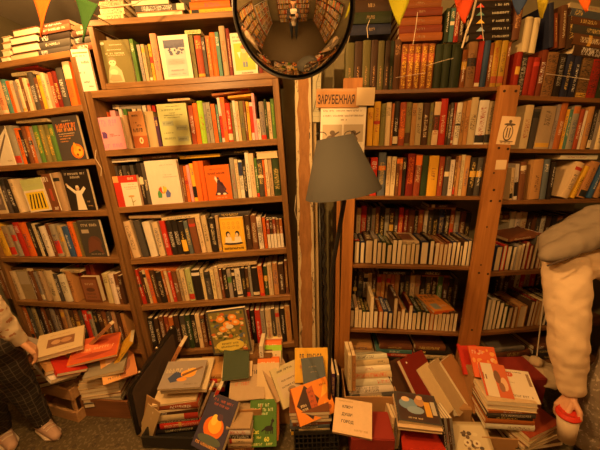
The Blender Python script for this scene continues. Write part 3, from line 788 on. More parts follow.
# loose plank carrying the stacks above the far-left bookcase
A0 = 0.478
# pine bookcase
DU0 = A_ and -.265
def pine_case(unit, name, label, u0, u1, vs, dep, tb, extra_left, vtop, back=True):
    root = empty(name, label, 'bookcase', mat=unit.M)
    for v in vs:
        bm = bmesh.new(); box(bm, u0, u1, 0.0, dep, v - tb, v); bevel(bm, .0015); mesh_obj('shelf', bm, M_pineh, root)
    if extra_left:
        bm = bmesh.new(); box(bm, u0 - .062, u0 - .001, -.012, .03, -1.42, vtop); bevel(bm, .002); mesh_obj('front_post', bm, M_pine, root)
        bm = bmesh.new(); box(bm, u0 - .05, u0 - .001, .031, dep, -1.42, vtop); mesh_obj('side_panel', bm, M_pine, root)
    if back:
        bm = bmesh.new(); box(bm, u0, u1, dep, dep + .01, -1.42, .9); mesh_obj('back_panel', bm, M_plaster, root)
    return root
pine_case(D_, 'bookcase', 'pine bookcase with deep shelves right of the lampshade', -.20, .462, DV, .38, .018, True, .285)
pine_case(F_, 'bookcase', 'pine bookcase at the far right behind the bending person', .02, .98, FVS, .38, .02, False, .285)
# broad pine upright between the two pine bookcases, with bolt holes and papers pinned on it
c = [D_.uv(501, 85, -.03), D_.uv(521, 85, -.03), D_.uv(477, 362, -.03), D_.uv(457, 362, -.03)]
c[2] = (c[1][0] + (c[2][0] - c[1][0]) * 1.12, c[1][1] + (c[2][1] - c[1][1]) * 1.12); c[3] = (c[0][0] + (c[3][0] - c[0][0]) * 1.12, c[0][1] + (c[3][1] - c[0][1]) * 1.12)
post = empty('upright_plank', 'broad orange pine upright with bolt holes between the two pine bookcases', 'plank', mat=D_.M)
bm = bmesh.new()
fr = [bm.verts.new((u, -.03, v)) for u, v in c]; f = bm.faces.new(fr)
rr = bmesh.ops.extrude_face_region(bm, geom=[f])
for q in rr['geom']:
    if isinstance(q, bmesh.types.BMVert): q.co.y += .0285
bmesh.ops.recalc_face_normals(bm, faces=bm.faces[:]); bevel(bm, .003, 2)
mesh_obj('board', bm, M_pine, post)
M_hole = newmat('dark_hole', (.03, .012, .006), .8)
for px, py in ((504.5, 91), (516, 91), (499, 148), (508, 149), (491, 201), (500, 201), (494, 190), (487, 227), (481, 265), (479, 273), (488, 274), (494, 173), (472, 330), (466, 355), (475, 356)):
    u, v = D_.uv(px, py, -.031); bm = bmesh.new(); rad = .0042 if (px, py) in ((487, 227), (481, 265), (494, 173)) else .006
    bmesh.ops.create_cone(bm, cap_ends=True, segments=14, radius1=rad, radius2=rad, depth=.001); bmesh.ops.rotate(bm, verts=bm.verts, matrix=Matrix.Rotation(PI / 2, 3, 'X')); bmesh.ops.translate(bm, verts=bm.verts, vec=(u, -.0305, v)); mesh_obj('bolt_hole', bm, M_hole, post)
def paper(unit, quad, w, name, label, col, parent=None, art=None, cat='paper'):
    P = [unit.uv(x, y, w) for x, y in quad]
    u0, v0 = P[3]; u1 = P[2][0]; v1 = P[0][1]
    import mathutils
    ang = math.atan2(P[2][1] - P[3][1], P[2][0] - P[3][0])
    mt = unit.M @ Matrix.Translation((u0, w, v0)) @ Matrix.Rotation(-ang, 4, 'Y')
    W = math.hypot(P[2][0] - P[3][0], P[2][1] - P[3][1]); H = math.hypot(P[0][0] - P[3][0], P[0][1] - P[3][1])
    root = empty(name, label, cat, mat=mt)
    bm = bmesh.new(); box(bm, 0, W, 0, .0012, 0, H); mesh_obj('sheet', bm, flat(col), root)
    if art:
        A = Art(root, (W, .001, H), 'front'); art(A); A.done()
    return root
def art_crest(A):
    A.ell(.5, .42, .26, .3, (.1, .07, .05), 'emblem'); A.ell(.5, .43, .21, .25, (.66, .5, .3), 'emblem'); A.rect(.4, .25, .46, .6, (.1, .07, .05), 'emblem'); A.rect(.54, .25, .6, .6, (.1, .07, .05), 'emblem'); A.ell(.5, .72, .3, .045, (.1, .07, .05), 'emblem')
    A.ell(.5, .82, .08, .06, (.1, .07, .05), 'emblem'); A.rect(.15, .1, .85, .13, (.1, .07, .05), 'emblem'); A.gly(.2, .04, .8, .04, (.1, .07, .05))
paper(D_, [(499.5, 116), (518, 117), (514.5, 145), (496, 144)], -.0315, 'pinned_paper', 'cream paper with a crest drawing pinned on the broad pine upright', (.68, .5, .3), art=art_crest)
paper(D_, [(496.5, 160), (507, 160.5), (505.5, 169.5), (495, 169.5)], -.0315, 'pinned_paper', 'small blank cream paper stuck low on the broad pine upright', (.66, .5, .3))
# rough post in the middle with flaking paint edges
def vplank(name, label, unit, pxs, w0, w1, mat, cat='post', parts=()):
    """pxs: (xl,xr,y) at the top and bottom"""
    (a0, a1, ya), (b0, b1, yb) = pxs
    q = [unit.uv(a0, ya, w0), unit.uv(a1, ya, w0), unit.uv(b1, yb, w0), unit.uv(b0, yb, w0)]
    root = empty(name, label, cat, mat=unit.M)
    def quad(nm, f0, f1, d0, d1, mt, jag=0):
        bm = bmesh.new(); N = 40 if jag else 1
        L, R = [], []
        rnd = random.Random(int(f0 * 100) + 5)
        for i in range(N + 1):
            t = i / N
            ul = q[0][0] + (q[3][0] - q[0][0]) * t; ur = q[1][0] + (q[2][0] - q[1][0]) * t; v = q[0][1] + (q[3][1] - q[0][1]) * t
            j0 = rnd.uniform(-1, 1) * jag if f0 > .02 else 0; j1 = rnd.uniform(-1, 1) * jag if f1 < .98 else 0
            L.append((ul + (ur - ul) * (f0 + j0), v)); R.append((ul + (ur - ul) * (f1 + j1), v))
        for i in range(N):
            vs = [bm.verts.new((p[0], d0, p[1])) for p in (L[i], R[i], R[i + 1], L[i + 1])]
            bm.faces.new(vs)
        bmesh.ops.remove_doubles(bm, verts=bm.verts, dist=1e-5)
        rr = bmesh.ops.extrude_face_region(bm, geom=bm.faces[:])
        for k in rr['geom']:
            if isinstance(k, bmesh.types.BMVert): k.co.y = d1
        bmesh.ops.recalc_face_normals(bm, faces=bm.faces[:])
        mesh_obj(nm, bm, mt, root)
    quad('board', 0, 1, w0, w1, mat)
    for nm, f0, f1, mt, jag in parts: quad(nm, f0, f1, w0 - .002, w0 - .0001, mt, jag)
    return root
M_paint = newmat('flaking_cream_paint', (.62, .5, .3), .8); nb = NB(M_paint); n = nb.noise(nb.mapping(nb.coord('Object'), (30, 30, 8)), 1, 6, .8); nb.lk(nb.mix(nb.math('GREATER_THAN', n, .56), (.5, .4, .24), (.12, .08, .045)), nb.b.inputs['Base Color']); nb.bump(n, .4, .003)
M_rough = newmat('rough_sawn_wood', (.5, .25, .08), .85); nb = NB(M_rough); n = nb.noise(nb.mapping(nb.coord('Object'), (60, 60, 10)), 1, 6, .8); nb.lk(nb.mix(n, (.10, .04, .015), (.46, .22, .07)), nb.b.inputs['Base Color']); nb.bump(n, .5, .004)
vplank('post', 'rough wooden post with flaking cream paint in the middle', D_, ((294, 310, 30), (301, 317, 425)), -.03, .03, M_rough, parts=(('left_paint_edge', 0, .16, M_paint, .07), ('right_paint_edge', .84, 1, M_paint, .05)))
vplank('batten', 'thin pale batten right beside the rough central post', D_, ((311.5, 315, 60), (318, 321, 425)), -.01, .02, newmat('pale_batten', (.42, .31, .16), .7), 'batten')
vplank('batten', 'thin reddish wooden batten just left of the pine bookcase', D_, ((337, 340.5, 192), (333.5, 338, 425)), -.01, .015, M_pine, 'batten')
vplank('board', 'dark olive board standing at the back of the central gap', D_, ((324, 334, 60), (325, 333, 420)), .08, .10, newmat('olive_board', (.12, .10, .045), .7), 'board')
# papers and the sign at the top of the gap
def art_map(A):
    for i in range(9): A.rect(.1 + .07 * i % .8, .1 + .09 * i, .9, .105 + .09 * i, (.25, .24, .18), 'map_lines')
    A.poly([(.1, .2), (.5, .45), (.4, .7), (.8, .9), (.85, .88), (.46, .7), (.56, .44), (.14, .18)], (.15, .14, .1), 'map_lines')
paper(D_, [(311, 66), (319.5, 66), (320, 122), (312, 122)], -.02, 'wall_map', 'narrow strip of an old map beside the rough central post', (.45, .42, .27), art=art_map, cat='map')
def art_poster(A):
    A.gly(.06, .9, .9, .035, (.2, .13, .08)); A.gly(.06, .8, .95, .035, (.2, .13, .08)); A.gly(.45, .72, .6, .03, (.2, .13, .08))
    for x in (.05, .52):
        A.rect(x, .28, x + .43, .64, (.5, .42, .3), 'photo'); A.ell(x + .2, .33, .12, .09, (.16, .11, .08), 'photo'); A.ell(x + .22, .47, .06, .05, (.14, .1, .07), 'photo'); A.poly([(x + .2, .36), (x + .38, .48), (x + .36, .5), (x + .2, .42)], (.12, .08, .06), 'photo')
    A.gly(.1, .1, .9, .03, (.2, .13, .08))
paper(D_, [(320, 107), (364, 107.5), (364, 155), (320, 155)], -.045, 'poster', 'white poster with two small photographs hanging under the wooden sign', (.82, .76, .64), art=art_poster, cat='poster')
sg = paper(D_, [(316, 91.5), (359, 91.5), (359, 107.5), (316, 107.5)], -.052, 'sign', 'wooden sign with dark Cyrillic lettering ЗАРУБЕЖНАЯ above the lampshade', (.45, .22, .07), cat='sign')
A = Art(sg, (sg_w := (D_.uv(359, 100, -.052)[0] - D_.uv(316, 100, -.052)[0]), .001, .074), 'front'); A.txt(.03, .22, .72, 'ЗАРУБЕЖНАЯ', (.04, .02, .015)); A.done()
for o in sg.children:
    if o.name.startswith('title'):
        x0 = min(v.co.x for v in o.data.vertices); x1 = max(v.co.x for v in o.data.vertices); k = .86 * sg_w / (x1 - x0)
        for v in o.data.vertices: v.co.x *= k
bm = bmesh.new(); box(bm, 0, sg_w, .0015, .012, 0, .082); mesh_obj('backing_board', bm, M_plain, sg)
cd = paper(D_, [(356, 87.5), (374, 87.5), (374, 105.5), (356, 105.5)], -.058, 'card', 'blank cream card with rounded corners on the right end of the sign', (.62, .48, .28), cat='card')
bl = empty('block', 'small orange wooden block above the wooden sign', 'block', mat=D_.M)
u, v = D_.uv(343, 91, -.02); bm = bmesh.new(); box(bm, u, u + .088, -.045, -.013, v + .0, v + .05); bevel(bm, .002); mesh_obj('wood', bm, M_pine, bl)

# ------------------------------------------------------------------ the shelved books
def R_(unit, v, where, spec, **kw): row(unit, v, spec, where, **kw)
# far-left bookcase
R_(A_, AV[0], 'top shelf, far-left bookcase', '''0 3 33 be;3.6 6 36 sl ink=dr;10 4.5 36 tl;15 2.5 34 or;18 3 34 cr;21.5 2.5 33 gy;24.2 3.6 34 cr;28 2.5 36 br;31 2.5 35 cr;34 2.5 33 be;37 4.5 40 dg;42 3 34 br;45.5 3.2 36 yl;49 3.6 38 cr;53 3 36 be;56.2 3.2 38 rb;60 4 38 dr;64.5 6.5 41 dg;72 7 46 or st=.62,1,cr''')
R_(A_, AV[1], 'second shelf, far-left bookcase', '''0 16 40 wh m=f art=diag t=.02 label=white_and_black_book_facing_out_at_the_left_end,_second_shelf,_far-left_bookcase;17 6 40 gy z=0,0,0;24.5 3.2 37 or;28 2.6 35 bk ink=wh;31 3.5 38 br;35 3.4 38 og;39 3 37 gy;42.3 4.6 38 gn ink=yl;47.3 4.6 38 ol ink=yl;52.3 4.4 38 ol ink=yl;57.2 4.4 38 gn ink=yl;62.5 24.5 45 dg m=f art=fire t=.014 label=dark_book_with_orange_lettering_and_a_fiery_globe,_far-left_bookcase''')
R_(A_, AV[2], 'third shelf, far-left bookcase', '''0 8 33 cr m=f art=photo t=.016 label=white_book_with_a_brown_photo_facing_out,_far-left_bookcase;9.5 4 36 dg l=1;14.5 5 35 bk l=2;20 4.5 34 cr l=4;31 21 33 lg m=f l=4 art=greenyel t=.012 label=pale_green_and_yellow_book_leaning_on_the_third_shelf,_far-left_bookcase;53 8.5 38 br m=f l=3 art=titledbrown t=.02 label=brown_book_with_a_white_title_and_red_emblem,_far-left_bookcase;62.5 6.5 39 be l=2 z=0,0,0;71.5 25 41 bk m=f art=whitefig t=.014 label=black_book_showing_a_white-robed_figure_with_raised_arms''')
R_(A_, AV[3], 'fourth shelf, far-left bookcase', '''0 4 33 db l=4;5.5 6 33 yl l=4;12.5 6 30 be l=5 st=.05,.3,rd;19.5 4.5 31 gy l=5 st=.5,.7,rd;25 5.5 34 rd l=5;31 5.5 34 or l=5;38 4 34 bk l=4;43 2.4 33 cr l=4;46 2 32 bk l=4;49 5.5 30 wh l=4;55.5 3 33 br l=3;59 5.5 32 gy l=3 st=.1,.5,rd;66 4 31 be l=3;71 5.5 30 bl l=3;77.5 4.5 35 or l=3;82.5 2.4 34 ol l=2;86 22 36 dg m=f l=1 art=darkcover t=.015 label=dark_book_with_a_stormy_picture_facing_out,_fourth_shelf,_far-left_bookcase''')
R_(A_, AV[4], 'fifth shelf, far-left bookcase', '''6 4 29 br l=3;11 3.5 28 be l=3;15.5 3 28 gy l=3;19.5 5 28 cr l=3;26 11 29 be m=f l=2 art=creamplain t=.015 label=cream_book_with_a_grey_picture_facing_out,_fifth_shelf,_far-left_bookcase;38 4 29 br l=3;43 3.5 28 gy l=3;47 4 29 be l=3;54 6.5 30 cr l=3;61.5 3 27 dg l=2;66 6.5 26 wh l=2 ink=bk;74 5 30 tn l=2;86 17 25 br m=f l=1 art=oldbrown t=.03 label=old_brown_ornamented_book_facing_out,_fifth_shelf,_far-left_bookcase;109 5 29 cr;115 5 29 wh;120.5 3 30 br;124 3 28 db''')
R_(A_, AV[4], 'fifth shelf back row, far-left bookcase', '''84 4 33 dr i=.07;88.5 4 34 db i=.07;93 4 33 dr i=.07;98 4 34 rb i=.07''')
R_(A_, AV[5], 'bottom shelf, far-left bookcase', '''28 3.5 33 db;32 4 32 og;37 3 33 dg;41 4 32 be;46 3.5 31 bk;50 4 33 br;55 3 31 db;59 4 32 gy;64 3.5 33 db;68.5 4 32 tn;73 3.5 33 be;77.5 4 31 db;82 4 32 br;87 3.5 32 dg;91 4.5 33 rd;96 3.5 32 gy;100 4 31 bk;105 4.5 33 db;110 3.5 34 br;114 4 33 dg;119 3 34 be;123 4 32 db;128 3.5 32 tn''')
# low case on top of the middle bookcase
R_(B_, B0, 'top shelf of the middle bookcase', '''108.5 27.5 44 ol m=f art=olivekid t=.016 label=olive_book_with_a_child_in_a_helmet_facing_out,_middle_bookcase;137.5 3.5 44 gn;143.5 3 38 gy;147 3 38 be;150.5 3 37 ol;154 2.6 38 yl;157.2 6 48 sl;165 29 45 wh m=f art=bluedots t=.02 label=white_book_with_a_dark_blue_dotted_picture_facing_out;195 3.5 44 ol;199.5 6.5 43 rb;206.5 3 41 dg;210 4 42 og;214.5 5 45 or;220 3.5 45 tl;224.5 5.5 51 be;230.5 3 48 dr;234.5 24 43 wh m=f art=child t=.018 label=white_book_with_a_running_child_on_lime_green,_beside_the_mirror;259.5 3.6 42 dr;263.5 4.5 40 br;268.5 3 41 gy;272 3 40 wh''')
R_(B_, BV[1], 'second shelf of the middle bookcase', '''103.5 23.5 33 pk m=f art=pink t=.045 i=.004 label=pink_book_with_violet_lettering_facing_out,_middle_bookcase;127.8 4.5 34 cr z=0,0,0;135.5 14 37 tn m=f art=tanbrown t=.05 i=.004 label=tan_and_brown_book_with_an_oval_emblem_facing_out;150 8.5 36 be z=0,0,0;159.3 3.2 30 vi;163.3 28.5 42 lg m=f art=lightgreen t=.022 i=.004 label=pale_green_book_with_three_small_engravings_facing_out;193.2 4.2 39 rb;197.8 4.4 41 or;202.7 5.2 43 lm;208.2 2.6 41 gy;211.2 4 41 gy;215.6 3.8 39 or;219.8 2.2 38 tl;222.3 2.7 45 wh st=.1,.6,rd;225.3 3.8 45 or;229.5 4.4 39 rd;234.2 2.2 39 ol;236.7 2.6 41 wh;239.6 2.8 40 cr;242.8 3.8 40 ol;247 2 40 br;249.3 2.8 39 yl;252.5 3 38 wh st=.2,.9,rd;255.8 2.6 47 pk;258.6 3.2 21 wh;262.2 4.8 38 gy st=0,.12,rd;267.4 2 40 dn;269.7 3.4 37 cr;273.4 3.4 40 gn ink=lm;277.1 3.4 44 yl;280.7 0.9 46 or''')
R_(B_, BV[1], 'second shelf back row, middle bookcase', '''101 4.5 40 lm i=.09;107 3 42 wh i=.09;111 4.5 39 or i=.09;118 5 40 pk i=.09;127 3 42 wh i=.09;131 3.5 43 gn i=.09;135 3.5 43 dn i=.09;140 3.5 43 wh i=.09;145 4 43 cr i=.09;150 3.5 43 wh i=.09;154.5 3.6 43 sl i=.09;159.2 3 42 rd i=.09''', jit=.002)
R_(B_, BV[2], 'third shelf of the middle bookcase', '''113 5 43 dn z=0,0,0;119 23.5 31 rd m=f art=redwhite t=.02 i=.003 label=red_and_white_book_with_a_small_plant_drawing,_middle_bookcase;143.3 4 42 bk ink=cr;147.8 3.8 42 dg ink=cr;152.5 31 44 wh m=f art=hands t=.024 i=.003 label=large_white_book_with_a_colourful_hands_emblem_facing_out;184.5 3.4 37 br;188.3 3 36 or;191.6 2.8 37 pk;194.7 3.6 38 yl st=.1,.4,bk;198.7 5 40 or z=0,0,0;204 4.4 40 or z=0,0,0;209 24 35 or m=f art=orangefig t=.018 i=.003 label=orange_book_with_a_dark_seated_figure_facing_out,_middle_bookcase;234 4.2 41 gy;238.6 3 39 cr;241.8 3.6 38 wh st=.6,.95,nv;245.7 3 38 bk ink=cr;249 3.4 45 wh;252.7 4.6 44 cr;257.7 2.4 39 gn st=0,.1,rd;260.4 5 38 dg;265.6 1.8 37 or;267.7 3 37 cr;271 3.6 38 be;275 6.4 37 dn''')
R_(B_, BV[2], 'third shelf back row, middle bookcase', '''118 3.4 40 bk i=.05 ink=cr;122 3.4 40 dg i=.05 ink=cr;126 3.4 40 bk i=.05 ink=cr;130 3.4 40 dg i=.05 ink=cr;134 3.4 40 bk i=.05 ink=cr;138 3.4 40 dg i=.05 ink=cr''', jit=.001)
R_(B_, BV[3], 'fourth shelf of the middle bookcase', '''127 6 37 tn l=4;134 7 37 cr l=5;143 6.5 37 dg l=4 z=0,0,0;151.5 7 35 wh l=4 z=0,0,0;160.5 5.5 34 cr l=4;167.5 5 35 rd l=3;173.5 5 34 bk l=3 ink=wh;179 5 34 bk l=3 ink=wh;184.6 5 33 bk l=3 st=.1,.45,yl;190.2 4 33 gb l=3;195 6.5 35 br l=3 z=0,0,0;202.3 4.6 36 cr l=3;207.5 4.8 37 cr l=2;213.5 5.6 34 bk l=1;219.6 3 36 be;223.5 23 34 yl m=f art=couple t=.02 i=.003 label=yellow_and_white_book_with_two_dark-haired_heads_facing_out;248 5 34 db;253.5 5.5 34 br;260 4.6 32 wh l=1 st=.5,.7,gy;265.3 2.8 31 or;268.6 2.8 28 rb st=0,.5,wh;271.8 2.8 28 db st=0,.5,wh;275 2.8 29 rb st=0,.5,wh;278.2 2.8 28 br st=0,.5,wh;281.4 2.8 28 og st=0,.5,wh''')
R_(B_, BV[4], 'fifth shelf of the middle bookcase', '''138.5 4 14 bk l=2;143.5 3.6 35 rd l=3;147.6 2.6 32 db l=3;150.8 2.5 34 cr l=3;153.8 3.4 34 or l=3;157.8 4.2 33 db l=3;162.5 5.5 31 bk l=3 ink=cr;168.5 2.2 32 og l=3;171.2 2.8 31 cr l=3;174.5 2.8 30 rd l=2;177.8 4.4 30 br l=2;182.8 2.6 31 be l=2;185.8 4.2 31 cr l=2;190.5 5.2 32 lg l=1;196.3 8 30 bk l=1 z=0,0,0 st=.82,.92,wh;205 3 30 cr l=1;208.6 5 28 dg l=1 ink=gy;214.4 3.6 30 cr l=1;218.5 4 32 cr l=1;223.2 2.5 29 br l=1;226.2 3.5 29 bk;230.3 3.8 28 gy st=.55,.75,gn;234.6 3 28 bk;238.2 5.2 28 wh l=1;244 3.2 29 bk;247.6 3.2 28 db st=0,.15,rd;251.2 2.4 30 gy;254 6.2 28 bk z=0,0,0;260.8 4.4 30 or l=1 st=0,.1,rd;265.8 3.4 29 dn;269.8 4.4 31 cr;274.7 4.8 31 tn;280 5.5 30 db;286.3 2.8 33 br''')
R_(B_, BV[5], 'bottom shelf of the middle bookcase', '''141 5 33 db;146.5 3 32 dg;150 3.5 33 be;154 5 33 bk;160 4 32 db;165 4 34 br;170 3.5 33 rb;174 4.5 32 og;179 5 33 db;185 5 33 dg;190.5 5 33 dn;196 4 33 bk;200.5 4 33 cr;205 4 32 br;210 4.5 33 db;248 5 34 dr;253.5 4 33 bk;258 5 33 rd;263.5 4 32 gy;268 5.5 33 cr;274 3.5 33 dg;278 4 32 be;282.5 4.5 33 bk;287.5 5 35 tn''')
# pine bookcase
COVER_TONE[0] = .5
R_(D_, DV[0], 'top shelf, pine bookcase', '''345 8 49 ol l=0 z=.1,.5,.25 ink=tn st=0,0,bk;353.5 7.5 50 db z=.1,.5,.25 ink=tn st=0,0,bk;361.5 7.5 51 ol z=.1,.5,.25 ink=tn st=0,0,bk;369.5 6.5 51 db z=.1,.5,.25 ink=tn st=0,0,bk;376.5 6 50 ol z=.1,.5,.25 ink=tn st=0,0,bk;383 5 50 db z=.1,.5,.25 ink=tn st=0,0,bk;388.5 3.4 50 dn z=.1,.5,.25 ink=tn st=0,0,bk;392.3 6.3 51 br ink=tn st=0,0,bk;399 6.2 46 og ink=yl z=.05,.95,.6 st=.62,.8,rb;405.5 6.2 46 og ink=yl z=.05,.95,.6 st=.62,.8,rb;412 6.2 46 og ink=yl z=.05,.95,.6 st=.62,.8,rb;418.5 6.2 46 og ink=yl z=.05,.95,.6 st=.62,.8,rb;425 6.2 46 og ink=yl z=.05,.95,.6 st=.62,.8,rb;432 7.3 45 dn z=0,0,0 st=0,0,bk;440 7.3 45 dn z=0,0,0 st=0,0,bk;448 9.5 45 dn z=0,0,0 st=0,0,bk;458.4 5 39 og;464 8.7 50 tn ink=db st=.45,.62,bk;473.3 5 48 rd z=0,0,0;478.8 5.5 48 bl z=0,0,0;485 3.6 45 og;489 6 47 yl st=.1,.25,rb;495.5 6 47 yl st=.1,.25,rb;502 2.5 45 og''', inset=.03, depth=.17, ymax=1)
COVER_TONE[0] = 1.0
R_(D_, DV[1], 'second shelf, pine bookcase', '''366.5 5.6 38 yl;372.5 6 44 yl;379 4.8 42 ol;384.3 4.8 43 cr;389.5 2.2 42 og;392.1 5 44 bk ink=wh;397.6 6 43 rb ink=or st=.2,.4,og;404 5 43 ol st=.05,.3,db;409.4 4.6 42 tn;414.3 5.6 42 be;420.4 6.4 42 db ink=cr;427.2 3 42 ol;430.7 6 43 cr st=.35,.7,db;437.2 6.8 46 rd ink=cr;444.4 2 40 db;446.8 2.8 42 dg;450 2.2 42 rb;452.6 5 42 wh st=.46,.5,bk;458 3.4 43 tn;461.7 4.2 44 tn;466.3 6.8 47 cr;473.5 9.5 44 wh;483.5 7.5 43 be''')
R_(D_, DV[2], 'third shelf, pine bookcase', '''358 9 38 db;369.3 6.5 38 rd;377 7 43 gb st=.6,.7,or;385.2 4 39 cr ink=br;389.6 4.2 39 cr ink=br;394.6 2.8 38 br st=.85,.97,or;397.8 2.8 38 rb st=.85,.97,or;401 3 38 bk;404.8 7 42 dr ink=or;412.5 6.3 41 rb ink=cr st=.75,.98,or;419.6 6 40 dn z=0,0,0;426.2 9.4 40 yl ink=br z=.4,.7,.4;436.2 5 39 rb;441.8 4.8 39 dg z=0,0,0;447.2 4 36 wh;451.6 2.2 39 br;454.2 2.8 40 tn;457.4 3.4 41 cr;461.1 4.8 40 tn;466.6 6 38 bk;473 5.5 38 dg;479 6 39 db''')
R_(D_, DV[3], 'fourth shelf, pine bookcase', '''354 5 22 tn;359.6 4.4 21 cr;364.6 7.4 23 cr;372.6 3.4 25 gy;376.6 4 21 tn;381 4.4 21 cr;386 5 19 wh;391.6 4 24 cr;396.2 4 24 wh;400.8 4 20 tn;405.2 4.4 20 be;410 3.6 21 cr;414 4.6 20 tn;419.6 7.4 22 cr;428 4.8 24 cr;433.4 4 22 wh;438 3.4 21 tn;442 3.4 21 br;446 3.4 22 cr;450 3.6 23 tn;454.4 3.2 23 cr;458.4 2 20 wh;461 4 24 db;465.6 3.4 25 cr;469.4 3.6 24 tn''', mode='e')
R_(D_, DV[3], 'fourth shelf back row, pine bookcase', '''355 4 44 cr i=.21;359.5 5 46 rd i=.21;365 4 45 dg i=.21;369.5 3.5 44 gy i=.21;373.5 3.5 45 br i=.21;377.5 5 46 bk i=.21;383 4 44 gy i=.21;387.5 4 44 db i=.21;392 3.4 43 dg i=.21;396 4.4 45 rd i=.21;401 4 43 dr i=.21;405.5 5.5 43 br i=.21;411.5 3.5 42 bk i=.21;415.5 4.5 43 og i=.21;420.5 3.5 42 wh i=.21;424.5 4.5 43 dg i=.21;429.5 5 44 bk i=.21;435 5 44 nv i=.21;440.5 5 44 bk i=.21;446 4 43 og i=.21;450.5 4.4 42 gy i=.21;455.5 5 42 br i=.21;461 5 41 bk i=.21''', jit=.002)
R_(D_, DV[4], 'fifth shelf, pine bookcase', '''350 4 17 tn;354.4 3.4 18 cr;358.2 3.2 18 tn;361.8 3.2 16 cr;365.4 3.6 16 tn;369.4 3.2 31 cr;373 4.4 17 tn;378 4 17 og;382.4 4.6 17 tn;387.6 4 16 cr;392 4.2 31 wh;396.6 3 18 br;400 3.4 20 tn;404 3 17 dg;407.6 3.4 24 cr;411.4 3.8 17 tn;415.6 4.4 18 cr;420.4 4 18 tn;424.8 3.4 17 cr;428.6 4 17 og;433 3.4 16 tn;436.8 3.6 16 cr;440.8 3.2 17 tn;444.4 3.6 17 br;448.4 3.4 18 cr;452.2 3.4 18 wh''', mode='e', jit=.004)
R_(D_, DV[4], 'fifth shelf back row, pine bookcase', '''352 4 38 bk i=.22;356.5 5 38 dg i=.22;362 4 36 wh i=.22;366.5 4 37 cr i=.22;371 3.4 36 db i=.22;375 4 36 tn i=.22;379.5 4 36 og i=.22;384 4 36 tn i=.22;388.5 4 36 og i=.22;393 4 36 tn i=.22;397.5 4.5 35 bk i=.22;402.5 4.5 35 dg i=.22;407.5 4.5 36 cr i=.22;412.5 4.5 36 be i=.22;417.5 5 35 bk i=.22;423 5 35 dg i=.22;428.5 5 35 bk i=.22;434 5 36 gn i=.22;439.5 5 35 db i=.22;445 4.5 34 bk i=.22;450 4.5 34 dg i=.22''', jit=.002)
# far-right bookcase
COVER_TONE[0] = .5
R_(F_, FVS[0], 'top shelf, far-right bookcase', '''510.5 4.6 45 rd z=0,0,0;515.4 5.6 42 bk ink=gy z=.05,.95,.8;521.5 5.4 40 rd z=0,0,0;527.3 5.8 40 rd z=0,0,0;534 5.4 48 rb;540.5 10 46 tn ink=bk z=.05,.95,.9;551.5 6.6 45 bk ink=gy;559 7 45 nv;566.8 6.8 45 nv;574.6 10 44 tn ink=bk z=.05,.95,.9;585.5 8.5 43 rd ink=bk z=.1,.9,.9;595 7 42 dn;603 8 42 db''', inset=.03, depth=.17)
COVER_TONE[0] = 1.0
R_(F_, FVS[1], 'second shelf, far-right bookcase', '''518.5 7.8 44 cr;527 6 40 dg z=0,0,0;533.8 14 43 be z=.55,.9,.4;548.6 3.4 45 gy;552.4 5.8 47 og ink=cr;558.6 3 40 yl;562 2.6 40 tl;565 6.2 44 gy st=.82,.98,og;571.8 4.6 40 rb ink=cr;576.8 2.4 39 wh;579.8 5.4 43 tn;585.8 3.6 40 bk ink=gy;590 3.4 40 gy;594 5.4 40 cr;600 6 38 be''')
R_(F_, FVS[2], 'third shelf, far-right bookcase', '''509 2.8 32 cr l=6;513 3.6 36 wh l=7 st=.1,.5,bk;517.5 5.5 38 br l=6 ink=cr;529 9.5 40 tn l=5;539.5 5.5 40 gb l=5;546.5 4.2 37 bk l=3 ink=wh;560 7 37 cr l=-17;569.5 4.5 33 yl l=-17 ink=bk;577 7 37 tn l=-13;587 4.5 37 bl l=-12;593 5 37 tn l=-12;601 7 36 be l=-10''')
R_(F_, FVS[3], 'fourth shelf, far-right bookcase', '''493 6 24 wh;499.5 3.8 25 rd;503.8 5 24 cr;509.4 3 23 dg;513 3.4 25 gy;517 3 26 be;520.6 4 27 cr;525.4 3.6 24 tn;529.6 4 33 cr;534.2 4 34 wh;538.8 3.6 30 be;543 4 28 br;548 5 26 cr;554 5 26 tn;560 5 25 cr;566 5 26 br''', mode='e')
R_(F_, FVS[3], 'fourth shelf back row, far-right bookcase', '''503 5 46 wh i=.2;508.5 5 45 wh i=.2;514 5 45 cr i=.2;520 4 42 db i=.2;524.5 4 41 br i=.2;529 4 41 dg i=.2;533.5 4 40 wh i=.2;538 5 40 db i=.2;543.5 5 40 bk i=.2;549 5 40 br i=.2;555 6 41 db i=.2;562 6 40 bk i=.2;569 6 40 br i=.2''', jit=.002)
R_(F_, FVS[4], 'fifth shelf, far-right bookcase', '''483 3.4 30 dg;487.4 3.4 29 wh;491.4 3.2 28 cr;495.2 4.6 26 wh;500.4 4 22 tn;505 4.8 20 tn;510.4 3 21 br;516 7.4 21 tn;526.4 3.2 24 be;530.2 2.6 25 cr;533.4 3.6 23 tn;537.6 3 24 cr;541.4 3.6 25 tn;546 4 24 be;551 4.4 24 cr;557 5 24 tn''', mode='e')
R_(F_, FVS[4], 'fifth shelf back row, far-right bookcase', '''489 4.5 40 bk i=.21;494 4.5 41 dg i=.21;499 4.5 42 db i=.21;504 4.5 42 br i=.21;509 4.5 43 wh i=.21;514 4 43 rd i=.21;518.5 5 42 cr i=.21;524 4.5 41 rd i=.21;529 4.5 40 db i=.21;534 5 40 gn i=.21;539.5 5 40 bk i=.21;545 5 40 dg i=.21;551 5 40 db i=.21''', jit=.002)

